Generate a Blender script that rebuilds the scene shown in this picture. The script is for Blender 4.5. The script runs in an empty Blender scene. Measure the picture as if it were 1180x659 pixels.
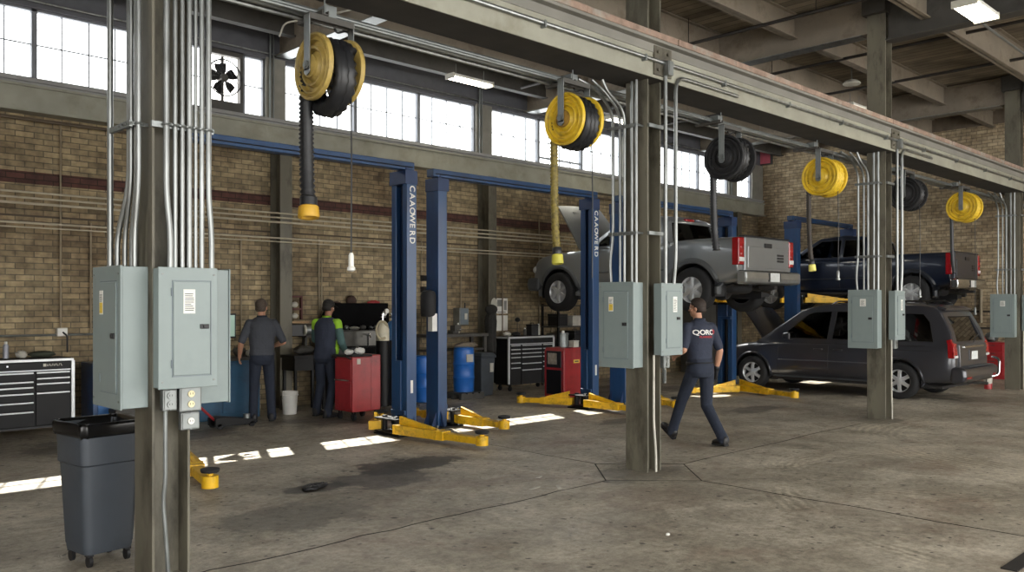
import bpy, bmesh, math, random
from mathutils import Vector, Matrix, Euler
from mathutils.bvhtree import BVHTree
random.seed(7)
scene = bpy.context.scene
COL = scene.collection
PI = math.pi
# ------------------------------------------------------------------ materials
def lin(c):
    if isinstance(c, str):
        c = [int(c[i:i + 2], 16) / 255 for i in (0, 2, 4)]
    return tuple((x / 12.92 if x <= .04045 else ((x + .055) / 1.055) ** 2.4) for x in c)
MATS = {}
def new_mat(name):
    m = bpy.data.materials.new(name); m.use_nodes = True
    nt = m.node_tree
    return m, nt, nt.nodes['Principled BSDF']
def nd(nt, t, **kw):
    n = nt.nodes.new(t)
    for k, v in kw.items(): setattr(n, k, v)
    return n
def mat(name, col, rough=.5, metal=0., var=.18, scale=6., bump=0., bscale=40., spec=.5, coat=0., stretch=None, dirt=None, dirt_amt=.5, dscale=3.):
    if name in MATS: return MATS[name]
    m, nt, p = new_mat(name); L = nt.links.new
    c = lin(col)
    tc = nd(nt, 'ShaderNodeTexCoord')
    src = tc.outputs['Object']
    if stretch:
        mp = nd(nt, 'ShaderNodeMapping'); mp.inputs['Scale'].default_value = stretch
        L(src, mp.inputs['Vector']); src = mp.outputs['Vector']
    nz = nd(nt, 'ShaderNodeTexNoise'); nz.inputs['Scale'].default_value = scale; nz.inputs['Detail'].default_value = 6
    L(src, nz.inputs['Vector'])
    rp = nd(nt, 'ShaderNodeValToRGB')
    rp.color_ramp.elements[0].position = .3; rp.color_ramp.elements[1].position = .72
    rp.color_ramp.elements[0].color = (*[x * (1 - var) for x in c], 1)
    rp.color_ramp.elements[1].color = (*[min(1, x * (1 + var)) for x in c], 1)
    L(nz.outputs['Fac'], rp.inputs['Fac'])
    out = rp.outputs['Color']
    if dirt:
        n2 = nd(nt, 'ShaderNodeTexNoise'); n2.inputs['Scale'].default_value = dscale; n2.inputs['Detail'].default_value = 9; n2.inputs['Roughness'].default_value = .7
        L(src, n2.inputs['Vector'])
        r2 = nd(nt, 'ShaderNodeValToRGB'); r2.color_ramp.elements[0].position = .5; r2.color_ramp.elements[1].position = .68
        r2.color_ramp.elements[0].color = (0, 0, 0, 1); r2.color_ramp.elements[1].color = (dirt_amt,) * 3 + (1,)
        L(n2.outputs['Fac'], r2.inputs['Fac'])
        mx = nd(nt, 'ShaderNodeMixRGB'); mx.inputs['Color2'].default_value = (*lin(dirt), 1)
        L(r2.outputs['Color'], mx.inputs['Fac']); L(out, mx.inputs['Color1']); out = mx.outputs['Color']
    L(out, p.inputs['Base Color'])
    p.inputs['Roughness'].default_value = rough; p.inputs['Metallic'].default_value = metal
    p.inputs['Specular IOR Level'].default_value = spec
    if coat: p.inputs['Coat Weight'].default_value = coat; p.inputs['Coat Roughness'].default_value = .08
    if bump:
        n3 = nd(nt, 'ShaderNodeTexNoise'); n3.inputs['Scale'].default_value = bscale; n3.inputs['Detail'].default_value = 4
        L(src, n3.inputs['Vector'])
        b = nd(nt, 'ShaderNodeBump'); b.inputs['Strength'].default_value = bump; b.inputs['Distance'].default_value = .02
        L(n3.outputs['Fac'], b.inputs['Height']); L(b.outputs['Normal'], p.inputs['Normal'])
    MATS[name] = m
    return m
def emit(name, col, s):
    m, nt, p = new_mat(name)
    p.inputs['Base Color'].default_value = (*lin(col), 1)
    p.inputs['Emission Color'].default_value = (*lin(col), 1); p.inputs['Emission Strength'].default_value = s
    return m
def glass(name, tint, gl=.08, rough=.02, frost=None):
    m, nt, p = new_mat(name); nt.nodes.remove(p); L = nt.links.new
    o = nt.nodes['Material Output']
    t = nd(nt, 'ShaderNodeBsdfTransparent'); t.inputs['Color'].default_value = (*tint, 1)
    g = nd(nt, 'ShaderNodeBsdfGlossy'); g.inputs['Roughness'].default_value = rough; g.inputs['Color'].default_value = (1, 1, 1, 1)
    f = nd(nt, 'ShaderNodeLayerWeight'); f.inputs['Blend'].default_value = .5
    pw = nd(nt, 'ShaderNodeMath', operation='POWER'); L(f.outputs['Facing'], pw.inputs[0]); pw.inputs[1].default_value = 4
    a = nd(nt, 'ShaderNodeMath', operation='MULTIPLY_ADD'); a.inputs[1].default_value = .6; a.inputs[2].default_value = gl
    L(pw.outputs[0], a.inputs[0])
    mx = nd(nt, 'ShaderNodeMixShader'); L(a.outputs[0], mx.inputs[0]); L(t.outputs[0], mx.inputs[1]); L(g.outputs[0], mx.inputs[2])
    L(mx.outputs[0], o.inputs['Surface'])
    return m

# brick wall material: axis picks the horizontal coordinate
def brick_mat(name, axis, ca, cb, mortar, dark, dpos):
    m, nt, p = new_mat(name); L = nt.links.new
    tc = nd(nt, 'ShaderNodeTexCoord'); sx = nd(nt, 'ShaderNodeSeparateXYZ'); L(tc.outputs['Object'], sx.inputs[0])
    cx = nd(nt, 'ShaderNodeCombineXYZ'); L(sx.outputs[axis], cx.inputs['X']); L(sx.outputs['Z'], cx.inputs['Y'])
    b = nd(nt, 'ShaderNodeTexBrick'); L(cx.outputs[0], b.inputs['Vector'])
    b.inputs['Scale'].default_value = 1; b.inputs['Brick Width'].default_value = .235; b.inputs['Row Height'].default_value = .082
    b.inputs['Mortar Size'].default_value = .007; b.inputs['Mortar Smooth'].default_value = .3; b.inputs['Bias'].default_value = -.1
    b.inputs['Color1'].default_value = (*lin(ca), 1); b.inputs['Color2'].default_value = (*lin(cb), 1); b.inputs['Mortar'].default_value = (*lin(mortar), 1)
    n1 = nd(nt, 'ShaderNodeTexNoise'); n1.inputs['Scale'].default_value = .55; n1.inputs['Detail'].default_value = 6; n1.inputs['Roughness'].default_value = .65
    L(tc.outputs['Object'], n1.inputs['Vector'])
    r1 = nd(nt, 'ShaderNodeValToRGB'); r1.color_ramp.elements[0].position = dpos; r1.color_ramp.elements[1].position = dpos + .22
    r1.color_ramp.elements[0].color = (*dark, 1); r1.color_ramp.elements[1].color = (1, 1, 1, 1)
    L(n1.outputs['Fac'], r1.inputs['Fac'])
    mul = nd(nt, 'ShaderNodeMixRGB', blend_type='MULTIPLY'); mul.inputs['Fac'].default_value = 1
    L(b.outputs['Color'], mul.inputs['Color1']); L(r1.outputs['Color'], mul.inputs['Color2'])
    n2 = nd(nt, 'ShaderNodeTexNoise'); n2.inputs['Scale'].default_value = 9; n2.inputs['Detail'].default_value = 5
    L(tc.outputs['Object'], n2.inputs['Vector'])
    r2 = nd(nt, 'ShaderNodeValToRGB'); r2.color_ramp.elements[0].position = .3; r2.color_ramp.elements[1].position = .7
    r2.color_ramp.elements[0].color = (.55, .55, .55, 1); r2.color_ramp.elements[1].color = (1.25, 1.22, 1.15, 1)
    L(n2.outputs['Fac'], r2.inputs['Fac'])
    m2 = nd(nt, 'ShaderNodeMixRGB', blend_type='MULTIPLY'); m2.inputs['Fac'].default_value = .8
    L(mul.outputs['Color'], m2.inputs['Color1']); L(r2.outputs['Color'], m2.inputs['Color2'])
    L(m2.outputs['Color'], p.inputs['Base Color'])
    p.inputs['Roughness'].default_value = .85
    bp = nd(nt, 'ShaderNodeBump', invert=True); bp.inputs['Strength'].default_value = .7; bp.inputs['Distance'].default_value = .012
    ad = nd(nt, 'ShaderNodeMath', operation='MULTIPLY_ADD'); L(n2.outputs['Fac'], ad.inputs[0]); ad.inputs[1].default_value = -.4; L(b.outputs['Fac'], ad.inputs[2])
    L(ad.outputs[0], bp.inputs['Height']); L(bp.outputs['Normal'], p.inputs['Normal'])
    return m
def floor_mat():
    m, nt, p = new_mat('stained_concrete'); L = nt.links.new
    tc = nd(nt, 'ShaderNodeTexCoord'); V = tc.outputs['Object']
    def noise(s, d=8, r=.62, dist=0.):
        n = nd(nt, 'ShaderNodeTexNoise'); n.inputs['Scale'].default_value = s; n.inputs['Detail'].default_value = d; n.inputs['Roughness'].default_value = r; n.inputs['Distortion'].default_value = dist
        L(V, n.inputs['Vector']); return n.outputs['Fac']
    def ramp(f, a, b, ca, cb):
        r = nd(nt, 'ShaderNodeValToRGB'); e = r.color_ramp.elements
        e[0].position = a; e[1].position = b; e[0].color = (*ca, 1); e[1].color = (*cb, 1); L(f, r.inputs['Fac']); return r.outputs['Color']
    def mix(kind, fac, a, b):
        x = nd(nt, 'ShaderNodeMixRGB', blend_type=kind)
        if hasattr(fac, 'links'): L(fac, x.inputs['Fac'])
        else: x.inputs['Fac'].default_value = fac
        for v, s in ((a, 'Color1'), (b, 'Color2')):
            if hasattr(v, 'links'): L(v, x.inputs[s])
            else: x.inputs[s].default_value = (*v, 1)
        return x.outputs['Color']
    base = ramp(noise(.55, 9, .65), .3, .7, lin('918a7d'), lin('cec7b9'))
    base = mix('MULTIPLY', .8, base, ramp(noise(1.6, 11, .72, .5), .36, .62, (.50, .47, .43), (1.12, 1.11, 1.08)))
    base = mix('MULTIPLY', .85, base, ramp(noise(14, 9, .85), .38, .58, (.50, .48, .45), (1.1, 1.1, 1.08)))
    # scattered dark specks and small chips
    for sc_, th in ((3.2, .085), (7.5, .12), (1.3, .04), (2.1, .05)):
        vo = nd(nt, 'ShaderNodeTexVoronoi', feature='F1'); vo.inputs['Scale'].default_value = sc_; vo.inputs['Randomness'].default_value = 1
        dn = nd(nt, 'ShaderNodeMixRGB', blend_type='ADD'); dn.inputs['Fac'].default_value = .06
        nn = nd(nt, 'ShaderNodeTexNoise'); nn.inputs['Scale'].default_value = 22; L(V, nn.inputs['Vector']); L(V, dn.inputs['Color1']); L(nn.outputs['Color'], dn.inputs['Color2'])
        L(dn.outputs['Color'], vo.inputs['Vector'])
        base = mix('MIX', ramp(vo.outputs['Distance'], th * .6, th * 1.3, (.9, .9, .9), (0, 0, 0)), base, lin('2a241e'))
    # reddish rust coloured stains and pale scuffs
    base = mix('MIX', ramp(noise(.9, 8, .65, .6), .54, .68, (0, 0, 0), (.42, .42, .42)), base, lin('715444'))
    base = mix('MIX', ramp(noise(1.7, 12, .82, 1.2), .57, .70, (0, 0, 0), (.6, .6, .6)), base, lin('c9c3b4'))
    base = mix('MIX', ramp(noise(6., 12, .85, 1.), .60, .63, (0, 0, 0), (.75, .75, .75)), base, lin('35302a'))
    # round oil stains (centre x, y, radius, strength)
    for (x, y, rx, ry, a, cc) in ((5.6, 7.4, .75, .4, .9, '1f1b17'), (5.0, 7.0, .6, .45, .7, '2d2a28'), (4.3, 7.05, .35, .2, .8, '1a1714'),
                              (10.2, 8.0, .7, .25, .6, '241f1b'), (4.2, 11.2, 1.6, .7, .6, '2b2622'), (8.0, 11.2, 2.0, .8, .6, '2b2622'), (13.5, 11, 2, 1.2, .7, '2a2622'), (6.2, 4.6, .6, .5, .35, '5a4033'),
                              (7.0, 5.4, .6, .4, .5, '2c2823'), (12.9, 5.4, .5, .35, .5, '2c2823'), (3.6, 6.2, .7, .5, .5, '322e2b'), (12.8, 7.4, .8, .3, .6, '26221e'), (16.9, 8.0, 1.3, 2.5, .7, '26221e')):
        mp = nd(nt, 'ShaderNodeMapping', vector_type='POINT')
        mp.inputs['Location'].default_value = (-x / rx, -y / ry, 0); mp.inputs['Scale'].default_value = (1 / rx, 1 / ry, 0)
        L(V, mp.inputs['Vector'])
        ln = nd(nt, 'ShaderNodeVectorMath', operation='LENGTH'); L(mp.outputs[0], ln.inputs[0])
        ad = nd(nt, 'ShaderNodeMath', operation='MULTIPLY_ADD'); L(noise(2.6, 7, .7), ad.inputs[0]); ad.inputs[1].default_value = 2.2; 
        sb = nd(nt, 'ShaderNodeMath', operation='SUBTRACT'); L(ln.outputs['Value'], sb.inputs[0]); sb.inputs[1].default_value = 1.1; L(sb.outputs[0], ad.inputs[2])
        base = mix('MIX', ramp(ad.outputs[0], .75, 1.05, (a, a, a), (0, 0, 0)), base, lin(cc))
    # tyre arcs scrubbed into the dust on the right hand side
    for (x, y, r0, r1, sc_) in ((9.1, 3.55, .8, 1.6, 4), (12.5, 2.4, 2.2, 3.2, 3), (9.0, 1.5, 2.6, 3.3, 3.5)):
        mp = nd(nt, 'ShaderNodeMapping'); mp.inputs['Location'].default_value = (-x, -y, 0); mp.inputs['Scale'].default_value = (1, 1, 0); L(V, mp.inputs['Vector'])
        ln = nd(nt, 'ShaderNodeVectorMath', operation='LENGTH'); L(mp.outputs[0], ln.inputs[0])
        w = nd(nt, 'ShaderNodeTexWave', wave_type='RINGS', rings_direction='SPHERICAL'); L(mp.outputs[0], w.inputs['Vector'])
        w.inputs['Scale'].default_value = sc_; w.inputs['Distortion'].default_value = 5; w.inputs['Detail'].default_value = 4; w.inputs['Detail Scale'].default_value = 1.5
        def band(lo, hi):
            mr = nd(nt, 'ShaderNodeMapRange', interpolation_type='SMOOTHSTEP'); L(ln.outputs['Value'], mr.inputs['Value'])
            for k, v in zip(('From Min', 'From Max', 'To Min', 'To Max'), (lo, hi, 0, 1)): mr.inputs[k].default_value = v
            return mr.outputs['Result']
        m1 = nd(nt, 'ShaderNodeMath', operation='SUBTRACT'); L(band(r0, r0 + .25), m1.inputs[0]); L(band(r1 - .25, r1), m1.inputs[1])
        m2 = nd(nt, 'ShaderNodeMath', operation='MULTIPLY'); L(m1.outputs[0], m2.inputs[0]); L(ramp(noise(.7, 3, .5), .45, .6, (0, 0, 0), (.5, .5, .5)), m2.inputs[1])
        base = mix('MULTIPLY', m2.outputs[0], base, ramp(w.outputs['Fac'], .3, .75, (.62, .60, .57), (1.25, 1.24, 1.2)))
    L(base, p.inputs['Base Color'])
    rr = ramp(noise(1.3, 7, .65), .3, .7, (.36,) * 3, (.62,) * 3); L(rr, p.inputs['Roughness'])
    p.inputs['Specular IOR Level'].default_value = .45
    b = nd(nt, 'ShaderNodeBump'); b.inputs['Strength'].default_value = .25; b.inputs['Distance'].default_value = .01
    L(noise(28, 6, .7), b.inputs['Height']); L(b.outputs['Normal'], p.inputs['Normal'])
    return m
def plank_mat(name, axis, ca, cb, pitch):
    m, nt, p = new_mat(name); L = nt.links.new
    tc = nd(nt, 'ShaderNodeTexCoord'); sx = nd(nt, 'ShaderNodeSeparateXYZ'); L(tc.outputs['Object'], sx.inputs[0])
    dv = nd(nt, 'ShaderNodeMath', operation='DIVIDE'); L(sx.outputs[axis], dv.inputs[0]); dv.inputs[1].default_value = pitch
    fl = nd(nt, 'ShaderNodeMath', operation='FLOOR'); L(dv.outputs[0], fl.inputs[0])
    fr = nd(nt, 'ShaderNodeMath', operation='FRACT'); L(dv.outputs[0], fr.inputs[0])
    wn = nd(nt, 'ShaderNodeTexWhiteNoise', noise_dimensions='1D'); L(fl.outputs[0], wn.inputs['W'])
    mx = nd(nt, 'ShaderNodeMixRGB'); mx.inputs['Color1'].default_value = (*lin(ca), 1); mx.inputs['Color2'].default_value = (*lin(cb), 1); L(wn.outputs['Value'], mx.inputs['Fac'])
    gp = nd(nt, 'ShaderNodeMath', operation='LESS_THAN'); L(fr.outputs[0], gp.inputs[0]); gp.inputs[1].default_value = .07
    m2 = nd(nt, 'ShaderNodeMixRGB'); L(gp.outputs[0], m2.inputs['Fac']); L(mx.outputs[0], m2.inputs['Color1']); m2.inputs['Color2'].default_value = (*lin('221c16'), 1)
    nz = nd(nt, 'ShaderNodeTexNoise'); nz.inputs['Scale'].default_value = 1.4; nz.inputs['Detail'].default_value = 7; L(tc.outputs['Object'], nz.inputs['Vector'])
    rp = nd(nt, 'ShaderNodeValToRGB'); rp.color_ramp.elements[0].position = .32; rp.color_ramp.elements[1].position = .62
    rp.color_ramp.elements[0].color = (.5, .48, .46, 1); rp.color_ramp.elements[1].color = (1.1, 1.1, 1.1, 1); L(nz.outputs['Fac'], rp.inputs['Fac'])
    m3 = nd(nt, 'ShaderNodeMixRGB', blend_type='MULTIPLY'); m3.inputs['Fac'].default_value = 1; L(m2.outputs[0], m3.inputs['Color1']); L(rp.outputs[0], m3.inputs['Color2'])
    L(m3.outputs[0], p.inputs['Base Color']); p.inputs['Roughness'].default_value = .8
    return m

# ------------------------------------------------------------------ mesh building
class B:
    """collects shapes into one mesh"""
    def __init__(s): s.bm = bmesh.new()
    def verts(s, co): return [s.bm.verts.new(c) for c in co]
    def face(s, vs):
        try: return s.bm.faces.new(vs)
        except ValueError: return None
    def box(s, x0, x1, y0, y1, z0, z1):
        v = s.verts([(x, y, z) for x in (x0, x1) for y in (y0, y1) for z in (z0, z1)])
        for f in ((0, 1, 3, 2), (4, 6, 7, 5), (0, 4, 5, 1), (2, 3, 7, 6), (0, 2, 6, 4), (1, 5, 7, 3)): s.face([v[i] for i in f])
        return s
    def obox(s, c, size, rot=(0, 0, 0)):
        M = Matrix.Translation(c) @ Euler(rot).to_matrix().to_4x4()
        a, b, d = [k / 2 for k in size]
        v = s.verts([M @ Vector((x, y, z)) for x in (-a, a) for y in (-b, b) for z in (-d, d)])
        for f in ((0, 1, 3, 2), (4, 6, 7, 5), (0, 4, 5, 1), (2, 3, 7, 6), (0, 2, 6, 4), (1, 5, 7, 3)): s.face([v[i] for i in f])
        return s
    def loft(s, rings, cap=True, closed=True):
        R = [s.verts(r) for r in rings]; n = len(R[0])
        for a, b in zip(R, R[1:]):
            for i in range(n if closed else n - 1):
                j = (i + 1) % n
                s.face([a[i], a[j], b[j], b[i]])
        if cap:
            s.face(R[0][::-1]); s.face(R[-1])
        s.R = R
        return s
    def tube(s, pts, r, seg=8, cap=True):
        pts = [Vector(p) for p in pts]
        rr = r if isinstance(r, (list, tuple)) else [r] * len(pts)
        rings = []; up = None
        for i, p in enumerate(pts):
            t = (pts[min(i + 1, len(pts) - 1)] - pts[max(i - 1, 0)]).normalized()
            if up is None:
                up = Vector((0, 0, 1)) if abs(t.z) < .9 else Vector((1, 0, 0))
            n = t.cross(up)
            if n.length < 1e-5: n = t.orthogonal()
            n.normalize(); b = n.cross(t).normalized(); up = b
            rings.append([p + (n * math.cos(k * 2 * PI / seg) + b * math.sin(k * 2 * PI / seg)) * rr[i] for k in range(seg)])
        s.loft(rings, cap); return s
    def cyl(s, p0, p1, r, seg=16, r1=None):
        return s.tube([p0, p1], [r, r if r1 is None else r1], seg)
    def lathe(s, prof, seg=32, M=None):
        """prof: (radius, height) about local z"""
        M = M or Matrix(); rings = []
        for (r, h) in prof:
            r = max(r, .0004)
            rings.append([M @ Vector((r * math.cos(k * 2 * PI / seg), r * math.sin(k * 2 * PI / seg), h)) for k in range(seg)])
        s.loft(rings); return s
    def prism(s, poly, a, b, axis):
        """polygon extruded along axis; poly in the other two axes in cyclic xyz order (x: yz, y: xz, z: xy)"""
        def P(u, v, w): return {'x': (w, u, v), 'y': (u, w, v), 'z': (u, v, w)}[axis]
        A = s.verts([P(u, v, a) for u, v in poly]); Bv = s.verts([P(u, v, b) for u, v in poly]); n = len(poly)
        for i in range(n): s.face([A[i], A[(i + 1) % n], Bv[(i + 1) % n], Bv[i]])
        s.face(A[::-1]); s.face(Bv); return s
    def ball(s, c, r, seg=12, rings=8, rot=None):
        if not isinstance(r, (tuple, list)): r = (r, r, r)
        M = Matrix.Translation(c) @ (Euler(rot).to_matrix().to_4x4() if rot else Matrix()) @ Matrix.Diagonal((*r, 1))
        bmesh.ops.create_uvsphere(s.bm, u_segments=seg, v_segments=rings, radius=1, matrix=M); return s
    def torus(s, c, R, r, axis='x', seg=32, sseg=10, a0=0, a1=2 * PI):
        full = abs(a1 - a0 - 2 * PI) < 1e-4
        n = seg if full else seg + 1; rings = []
        for i in range(n):
            a = a0 + (a1 - a0) * i / seg; ring = []
            for k in range(sseg):
                t = 2 * PI * k / sseg; d = R + r * math.cos(t); h = r * math.sin(t)
                u, v = d * math.cos(a), d * math.sin(a)
                q = {'x': (h, u, v), 'y': (u, h, v), 'z': (u, v, h)}[axis]
                ring.append(Vector(c) + Vector(q))
            rings.append(ring)
        R_ = s.loft(rings, cap=not full).R
        if full:
            a, b = R_[-1], R_[0]
            for k in range(sseg): s.face([a[k], a[(k + 1) % sseg], b[(k + 1) % sseg], b[k]])
        return s
    def capsule(s, p0, p1, r0, r1, seg=12):
        p0, p1 = Vector(p0), Vector(p1); d = p1 - p0; L = d.length
        q = d.to_track_quat('Z', 'Y').to_matrix().to_4x4() if L > 1e-6 else Matrix()
        prof = [(r0 * math.sin(t), -r0 * math.cos(t)) for t in [PI / 2 * k / 4 for k in range(5)]] + [(r1 * math.cos(t), L + r1 * math.sin(t)) for t in [PI / 2 * k / 4 for k in range(5)]]
        s.lathe(prof, seg, Matrix.Translation(p0) @ q); return s
    def mesh(s, name, smooth=False, ang=.6):
        bmesh.ops.recalc_face_normals(s.bm, faces=s.bm.faces)
        me = bpy.data.meshes.new(name); 
        if smooth:
            for f in s.bm.faces: f.smooth = True
            for e in s.bm.edges:
                if len(e.link_faces) == 2 and e.calc_face_angle(0) > ang: e.smooth = False
        s.bm.to_mesh(me); s.bm.free(); return me
def obj(name, b, m, parent=None, smooth=False, bevel=0, ang=.6):
    me = b if isinstance(b, bpy.types.Mesh) else b.mesh(name, smooth, ang)
    o = bpy.data.objects.new(name, me); COL.objects.link(o)
    if m is not None and not me.materials: me.materials.append(m)
    if parent is not None: o.parent = parent
    if bevel:
        md = o.modifiers.new('bevel', 'BEVEL'); md.width = bevel; md.segments = 2; md.limit_method = 'ANGLE'; md.angle_limit = .7
        md.harden_normals = False
    return o
def tag(o, label=None, cat=None, group=None, kind=None):
    if label: o['label'] = label
    if cat: o['category'] = cat
    if group: o['group'] = group
    if kind: o['kind'] = kind
    return o
def thing(name, label, cat, loc=(0, 0, 0), rz=0., group=None):
    o = bpy.data.objects.new(name, None); COL.objects.link(o); o.empty_display_size = .1
    o.location = loc; o.rotation_euler = (0, 0, rz)
    return tag(o, label, cat, group)
def solo(name, b, m, label, cat, group=None, loc=(0, 0, 0), rz=0., smooth=False, bevel=0, ang=.6):
    o = obj(name, b, m, None, smooth, bevel, ang); o.location = loc; o.rotation_euler = (0, 0, rz)
    return tag(o, label, cat, group)
def struct(name, b, m, label=None, bevel=0, smooth=False):
    o = obj(name, b, m, None, smooth, bevel); tag(o, label, None, None, 'structure'); return o
def dup(root, loc, rz=None, label=None, group=None):
    def cp(o, par):
        c = o.copy(); COL.objects.link(c)
        if par is not None: c.parent = par
        for ch in list(KIDS.get(o.name, [])): cp(ch, c)
        return c
    KIDS = {}
    for o in bpy.data.objects:
        if o.parent: KIDS.setdefault(o.parent.name, []).append(o)
    r = cp(root, None); r.location = loc
    if rz is not None: r.rotation_euler = (0, 0, rz)
    if label: r['label'] = label
    if group: r['group'] = group
    return r
def bake(o):
    """apply the modifiers of o to its mesh"""
    dg = bpy.context.evaluated_depsgraph_get(); dg.update()
    me = bpy.data.meshes.new_from_object(o.evaluated_get(dg)); o.modifiers.clear(); o.data = me; return o
def boolean(o, cutters):
    cs = []
    for b in cutters:
        c = bpy.data.objects.new('cutter', b.mesh('cutter')); COL.objects.link(c); cs.append(c); c.parent = o.parent
        md = o.modifiers.new('cut', 'BOOLEAN'); md.operation = 'DIFFERENCE'; md.object = c; md.solver = 'EXACT'
    bake(o)
    for c in cs: bpy.data.objects.remove(c)
    return o
def text_mesh(s, size, ext=.002, align='CENTER', bold=.015):
    cu = bpy.data.curves.new('lettering', 'FONT'); cu.body = s; cu.size = size; cu.extrude = ext; cu.align_x = align; cu.offset = size * bold; cu.align_y = 'CENTER'
    o = bpy.data.objects.new('lettering', cu); COL.objects.link(o)
    dg = bpy.context.evaluated_depsgraph_get(); dg.update()
    me = bpy.data.meshes.new_from_object(o.evaluated_get(dg)); bpy.data.objects.remove(o); return me
ORD = ['first', 'second', 'third', 'fourth', 'fifth', 'sixth', 'seventh', 'eighth', 'ninth', 'tenth', 'eleventh', 'twelfth', 'thirteenth', 'fourteenth', 'fifteenth', 'sixteenth']
def bend(pts, r=.12, n=6):
    """round the corners of a polyline"""
    pts = [Vector(p) for p in pts]; out = [pts[0]]
    for a, b, c in zip(pts, pts[1:], pts[2:]):
        d0, d1 = (a - b), (c - b); q = min(r, d0.length * .45, d1.length * .45)
        p0, p1 = b + d0.normalized() * q, b + d1.normalized() * q
        for i in range(n + 1):
            t = i / n; out.append(p0 * (1 - t) ** 2 + b * 2 * t * (1 - t) + p1 * t * t)
    out.append(pts[-1]); return out

# palette
galv = mat('galvanised_steel', '8c8f8e', .38, .9, .2, 5, dirt='55554f', dirt_amt=.5, stretch=(3, 3, .6))
galv_dull = mat('dull_galvanised_steel', '7f8382', .45, .75, .2, 5)
olive = mat('olive_steel_paint', '625e51', .55, 0, .22, 3, dirt='2a251c', dirt_amt=.9, dscale=2.9, stretch=(1, 1, .35))
olive_lt = mat('pale_olive_paint', '8e8d80', .5, 0, .15, 3, dirt='6a6452', dirt_amt=.5, dscale=1.8)
dark_steel = mat('dark_steel_paint', '45433f', .6, 0, .2, 2, dirt='241f1a', dirt_amt=.6)
beam_grey = mat('worn_grey_paint', '77756e', .6, 0, .15, 2)
rust = mat('rusty_primer', '8a7466', .8, 0, .3, 9, dirt='8f8f86', dirt_amt=.8, dscale=4)
tan_steel = mat('tan_steel_paint', '7e7466', .65, 0, .2, 1.5, dirt='4a3d2c', dirt_amt=.6)
panel_grey = mat('panel_grey_enamel', '7f8b8a', .42, 0, .05, 2, dirt='6f7a7c', dirt_amt=.35, dscale=2.5)
panel_edge = mat('panel_seam_grey', '67727a', .5, 0, .05)
black = mat('black_plastic', '17171a', .45, 0, .2, 6)
black_metal = mat('black_metal_paint', '0e0e10', .5, 0, .2, 6, spec=.3)
rubber = mat('black_rubber', '1a1a1c', .75, 0, .2, 20)
chrome = mat('chrome', 'd6d8da', .15, 1, .03)
alu = mat('cast_aluminium', 'c6c8ca', .32, .45, .08)
lift_blue = mat('lift_blue_enamel', '1d4069', .38, 0, .15, 4, coat=.15, dirt='16294a', dirt_amt=.6, dscale=3, stretch=(1, 1, .3))
lift_blue_dk = mat('worn_dark_blue', '1b3258', .5, 0, .2, 6)
yellow = mat('safety_yellow', 'e2b21a', .45, 0, .12, 8, dirt='5a4416', dirt_amt=.7, dscale=7)
reel_yellow = mat('reel_yellow', 'd2b02c', .45, 0, .15, 8, dirt='6b5420', dirt_amt=.6, dscale=5)
reel_tan = mat('aged_reel_yellow', 'ab9350', .5, 0, .2, 8, dirt='5f4d22', dirt_amt=.7, dscale=5)
red = mat('red_enamel', '9a2529', .38, 0, .12, 5, coat=.3, dirt='4b1416', dirt_amt=.5)
white = mat('white_plastic', 'd9d8d2', .45, 0, .08)
paper = mat('white_paper', 'e4e2da', .7, 0, .04)
dirty_white = mat('grubby_white', 'b8b5aa', .6, 0, .2, 8)
SKY, SUN, EXPO = 2.7, 8.5, 1.33
# ================================================================== the building
brick_l = brick_mat('buff_brick', 'X', 'ad9c7c', '7f725a', '6c6454', (.42, .37, .34), .34)
brick_r = brick_mat('pale_buff_brick', 'Y', 'bfae92', '99886e', '736855', (.5, .45, .40), .33)
WY = 13.1
XR = 22.8
struct('floor', B().box(-9, XR + .3, -9, WY + .3, -.2, 0), floor_mat(), 'stained grey concrete workshop floor')
joint_m = mat('joint_dirt', '2e2a25', .9)
def floor_line(name, pts, w):
    b = B()
    for p, q in zip(pts, pts[1:]):
        p, q = Vector((*p, 0)), Vector((*q, 0)); d = (q - p); n = Vector((-d.y, d.x, 0)).normalized() * w / 2
        v = b.verts([p + n, p - n, q - n, q + n, p + n + Vector((0, 0, .0025)), p - n + Vector((0, 0, .0025)), q - n + Vector((0, 0, .0025)), q + n + Vector((0, 0, .0025))])
        b.face(v[4:8]); b.face([v[0], v[1], v[5], v[4]]); b.face([v[2], v[3], v[7], v[6]]); b.face([v[1], v[2], v[6], v[5]]); b.face([v[3], v[0], v[4], v[7]])
    return struct(name, b, joint_m, 'dirty joint line in the concrete floor')
def wob(p, q, n, a):
    p, q = Vector(p), Vector(q); d = (q - p).normalized(); nn = Vector((-d.y, d.x))
    return [tuple(p.lerp(q, i / n) + nn * (random.uniform(-a, a) if 0 < i < n else 0)) for i in range(n + 1)]
floor_line('floor_joint', wob((-3, 5.22), (6.5, 5.38), 40, .03) + [(7.1, 6.03)] + [(7.78, 5.36)], .012)
floor_line('floor_joint', [(7.78, 5.36), (7.16, 4.72)] + wob((7.16, 4.72), (7.1, -4), 24, .03)[1:], .009)
floor_line('floor_joint', [(7.16, 4.72), (6.5, 5.38)], .004)
floor_line('floor_joint', wob((7.78, 5.36), (12.3, 5.42), 8, .04), .006)
struct('floor_drain', B().obox((0, 0, .004), (2.2, .10, .008), (0, 0, .0)), mat('drain_iron', '1d1a18', .7), 'dark iron drain strip in the floor').location = (7.25, 1.74, 0)
floor_line('floor_joint', wob((7.12, 6.05), (7.2, 12), 8, .04), .005)

struct('wall_back', B().box(-9, XR + .3, WY, WY + .3, 0, 4.45), brick_l, 'buff brick side wall under the high windows')
struct('wall_right', B().box(XR, XR + .3, -9, WY, 0, 6.12), brick_r, 'pale brick end wall')
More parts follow.
